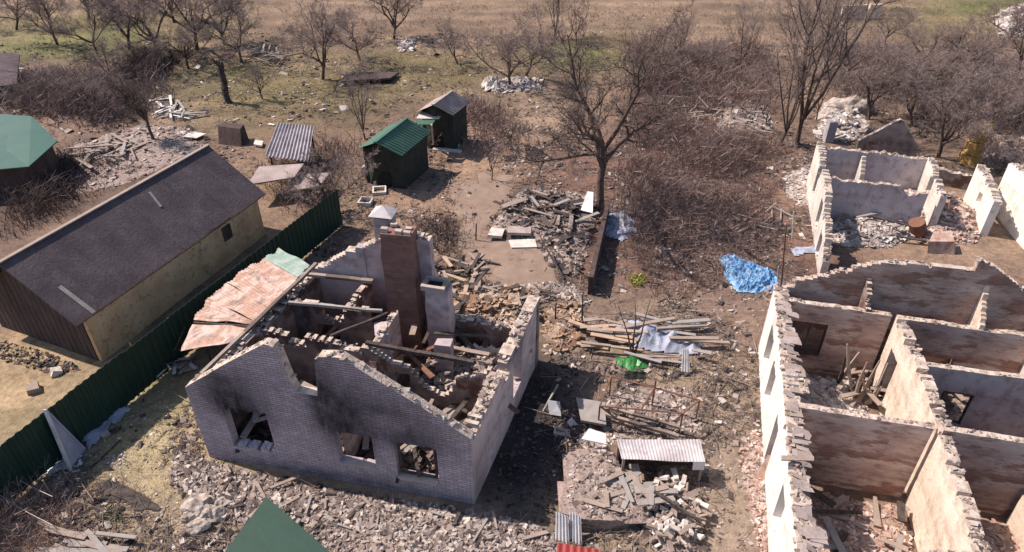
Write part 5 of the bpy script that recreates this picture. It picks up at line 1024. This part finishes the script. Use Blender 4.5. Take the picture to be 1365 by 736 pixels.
for (px, py, s, lab) in [(45, 520, .35, 'round brown stone on the bare ground beyond the fence'), (75, 497, .25, 'white stone on the bare ground below the barn gable'), (262, 405, .2, None)][:2]:
    V, F = chunks_np(np.array([[0, 0, s * .3]]), np.array([s * 1.4]), .9); o = link('stone', npmesh('stone', V, F), 'wood' if px == 45 else 'stone'); o.location = gt(px, py); tag(o, lab, 'stone')
rub('rubble', 'dark debris along the near gable of the barn', pxpoly([(0, 455), (60, 468), (110, 492), (80, 500), (0, 480)]), 500, .04, .3, .08, 'darkrub', mound=False)
# posts in the middle ground
for (px, py, ty, m_, lab) in [(1042, 385, 300, 'rust', 'tall thin rusty post right of the blue tarp'), (1057, 318, 282, 'stone', 'thin white stake left of the small ruin'), (1147, 318, 300, 'char', 'short dark stake in the whitish rubble'), (776, 430, 392, 'char', 'thin dark post behind the orange plank heap'), (434, 150, 132, 'stone', 'short whitish post on the slope beyond the corrugated roof'), (740, 430, 405, 'char', 'short dark post in the rubble behind the burnt house'), (634, 320, 298, 'char', 'thin dark stake in the brush by the muddy path'), (1037, 395, 355, 'bluegrey', 'blue grey stake at the right end of the blue tarp')]:
    mb = MB(); a = gt(px, py); b = onY(px + (6 if m_ == 'rust' else 1), ty, a.y); mb.tube(a - Vector((0, 0, .2)), b, .04, .03, 6); tag(mb.build('post', m_), lab, 'post')
# pale field wall at the top right
o = ruin_wall('field_wall', G(1120, 26), G(1172, 24), [(0, 1.2), (5, 1.2)], .25, 'cream', None, jag=.06, seed=71, cap=False, holes=[(2.3, 2.6, -.1, 1.6, 0)]); tag(o, 'pale low wall at the top right edge of the field', 'wall')
slabp('purple_roof', 'purplish flat roof cut by the left edge below the orchard', 'roof', [(-30, 118), (22, 112), (26, 72), (-20, 70)], (1.2, 1.2, 1.5, 1.5), .1, 'barnroof')
slabp('bed_board', 'low dark board edging the clay bed on the slope, upper centre', 'board', [(455, 108), (520, 104), (532, 96), (460, 96)], (.4, .4, .25, .25), .15, 'boards')

# ------------------------------------------------------------------ doors of the two small sheds
for sh_, ze_ in ((gs, 2.1), (ks, 2.3)):
    gw = [c for c in sh_.children if c.name.startswith('gable_wall')][0]
    v = [q.co.copy() for q in gw.data.vertices][:2]; a, b = v[0], v[1]; a = Vector((a.x, a.y, 0)); b = Vector((b.x, b.y, 0)); d_ = (b - a).normalized(); nn = Vector((d_.y, -d_.x, 0)); nn = nn if nn.y < 0 else -nn
    c0 = a.lerp(b, .32); m_ = MB(); p0_, p1_ = c0 + nn * .0, c0 + d_ * .75
    m_.hexa([(p0_.x, p0_.y, .02), (p1_.x, p1_.y, .02), (p1_.x + nn.x * .04, p1_.y + nn.y * .04, .02), (p0_.x + nn.x * .04, p0_.y + nn.y * .04, .02), (p0_.x, p0_.y, 1.75), (p1_.x, p1_.y, 1.75), (p1_.x + nn.x * .04, p1_.y + nn.y * .04, 1.75), (p0_.x + nn.x * .04, p0_.y + nn.y * .04, 1.75)])
    m_.build('door', 'black', sh_)
# ------------------------------------------------------------------ fine litter over the whole place
def sticks(label, poly, n, l0, l1, mat, r=.012):
    q = clumped(sample(poly, n), -.1); n = len(q); z = np.array([terr(a, b) for a, b in q]) + .02; a = rng.uniform(0, 6.28, n); l = l0 * (l1 / l0) ** (rng.random(n) ** 2)
    A = np.column_stack([q, z]); B = A + np.column_stack([np.cos(a) * l, np.sin(a) * l, rng.uniform(-.01, .25, n) * l])
    V, F = segs_np(A, B, np.full(n, r) * rng.lognormal(0, .5, n), np.full(n, r * .5), 4)
    tag(link('twig_litter', npmesh('twig_litter', V, F), mat), label, 'litter', kind='stuff')
yard = pxpoly([(735, 400), (1020, 395), (1040, 740), (740, 740)])
near = pxpoly([(50, 640), (240, 450), (280, 620), (640, 690), (760, 720), (740, 790), (0, 800)])
mid = pxpoly([(430, 260), (640, 150), (830, 200), (840, 400), (560, 400), (400, 330)])
east = pxpoly([(820, 150), (1090, 180), (1120, 330), (1030, 400), (830, 400)])
north = pxpoly([(0, 60), (400, 40), (760, 50), (780, 200), (480, 200), (300, 240), (0, 240)])
nore = pxpoly([(780, 60), (1400, 60), (1420, 300), (1100, 180), (820, 150)])
for lab, poly, k in (('yard between the large ruins', yard, 1.0), ('near yard', near, .8), ('clay round the sheds', mid, 1.2), ('brown debris field', east, 1.3), ('orchard slope', north, 1.6), ('brush land at the upper right', nore, 1.6)):
    rub('chips', 'fine stone and plaster chips strewn over the ' + lab, poly, int(3400 * k), .03, .4, 0, 'rubble', mound=False, cat='litter')
    rub('chips', 'dark cinders and bark strewn over the ' + lab, poly, int(2600 * k), .04, .5, 0, 'darkrub', mound=False, cat='litter')
    sticks('twigs and splinters lying over the ' + lab, poly, int(3200 * k), .12, 1.3, 'wood')
    sticks('dark burnt twigs lying over the ' + lab, poly, int(2600 * k), .12, 1.2, 'twigdark')
rub('chips', 'bright plaster scraps over the yard and debris field', pxpoly([(600, 200), (1090, 200), (1040, 700), (740, 740), (740, 430)]), 500, .1, .7, 0, 'pale', mound=False, cat='litter', flat=.2)
rub('chips', 'bright scraps strewn over the upper left land', pxpoly([(0, 90), (420, 90), (560, 110), (300, 230), (0, 250)]), 420, .12, .9, 0, 'pale', mound=False, cat='litter', flat=.2)
# ------------------------------------------------------------------ burnt boards inside the ruins
plank_heap([(-9, 16), (-1.6, 14.5), (-1.1, 16.2), (-4.8, 17.1), (-8.4, 18.0)], 55, .5, 2.6, 'charred board lying in the front rooms of the burnt house', 'charred boards in the front rooms', ['char', 'wood', 'greywood'], h=1.3, name='charred_board', base=.3)
plank_heap([(-7.9, 18.9), (-4.9, 18.2), (-.8, 17.0), (.2, 19.8), (-6.8, 21.3)], 55, .5, 2.6, 'charred board lying in the rear rooms of the burnt house', 'charred boards in the rear rooms', ['char', 'wood', 'rust'], h=1.5, name='charred_board', base=.3)
plank_heap([(8.6, 10.2), (11.0, 10.4), (11.6, 13.4), (8.6, 14.2)], 24, .3, 1.5, 'board lying on the pink rubble of the near room', 'boards in the near room', ['wood', 'greywood', 'char'], h=.3, name='board', base=.25)
plank_heap([(12.5, 14.2), (17.5, 13.0), (18, 17.8), (13.3, 18.6)], 26, .4, 1.8, 'burnt board lying in the right hand rooms of the large ruin', 'boards in the right hand rooms', ['wood', 'char', 'rust'], h=.3, name='board', base=.2)
plank_heap(pxpoly([(1120, 300), (1250, 262), (1300, 300), (1200, 328)]), 30, .4, 1.8, 'splintered board on the rubble between the small ruin and the large one', 'boards on the rubble by the small ruin', ['wood', 'greywood', 'char'], h=.5, name='board', base=.2)
plank_heap(pxpoly([(255, 610), (420, 655), (640, 690), (720, 720), (500, 735), (300, 690)]), 40, .2, .9, 'short charred board in the rubble band before the sooty gable', 'boards in the rubble before the gable', ['char', 'wood', 'greywood'], w=(.04, .12), h=.05, name='board', base=.12)
plank_heap(pxpoly([(665, 290), (700, 255), (790, 268), (775, 340), (720, 330)]), 13, .4, 1.6, 'weathered board on the foundation mound', 'boards on the foundation mound', ['wood', 'char', 'greywood'], h=.15, name='board', base=.3)
plank_heap(pxpoly([(560, 345), (700, 385), (760, 400), (700, 425), (590, 425)]), 40, .3, 1.4, 'splintered board on the heap behind the burnt house', 'boards behind the burnt house', ['wood', 'char', 'woodred'], h=.3, name='board', base=.25)
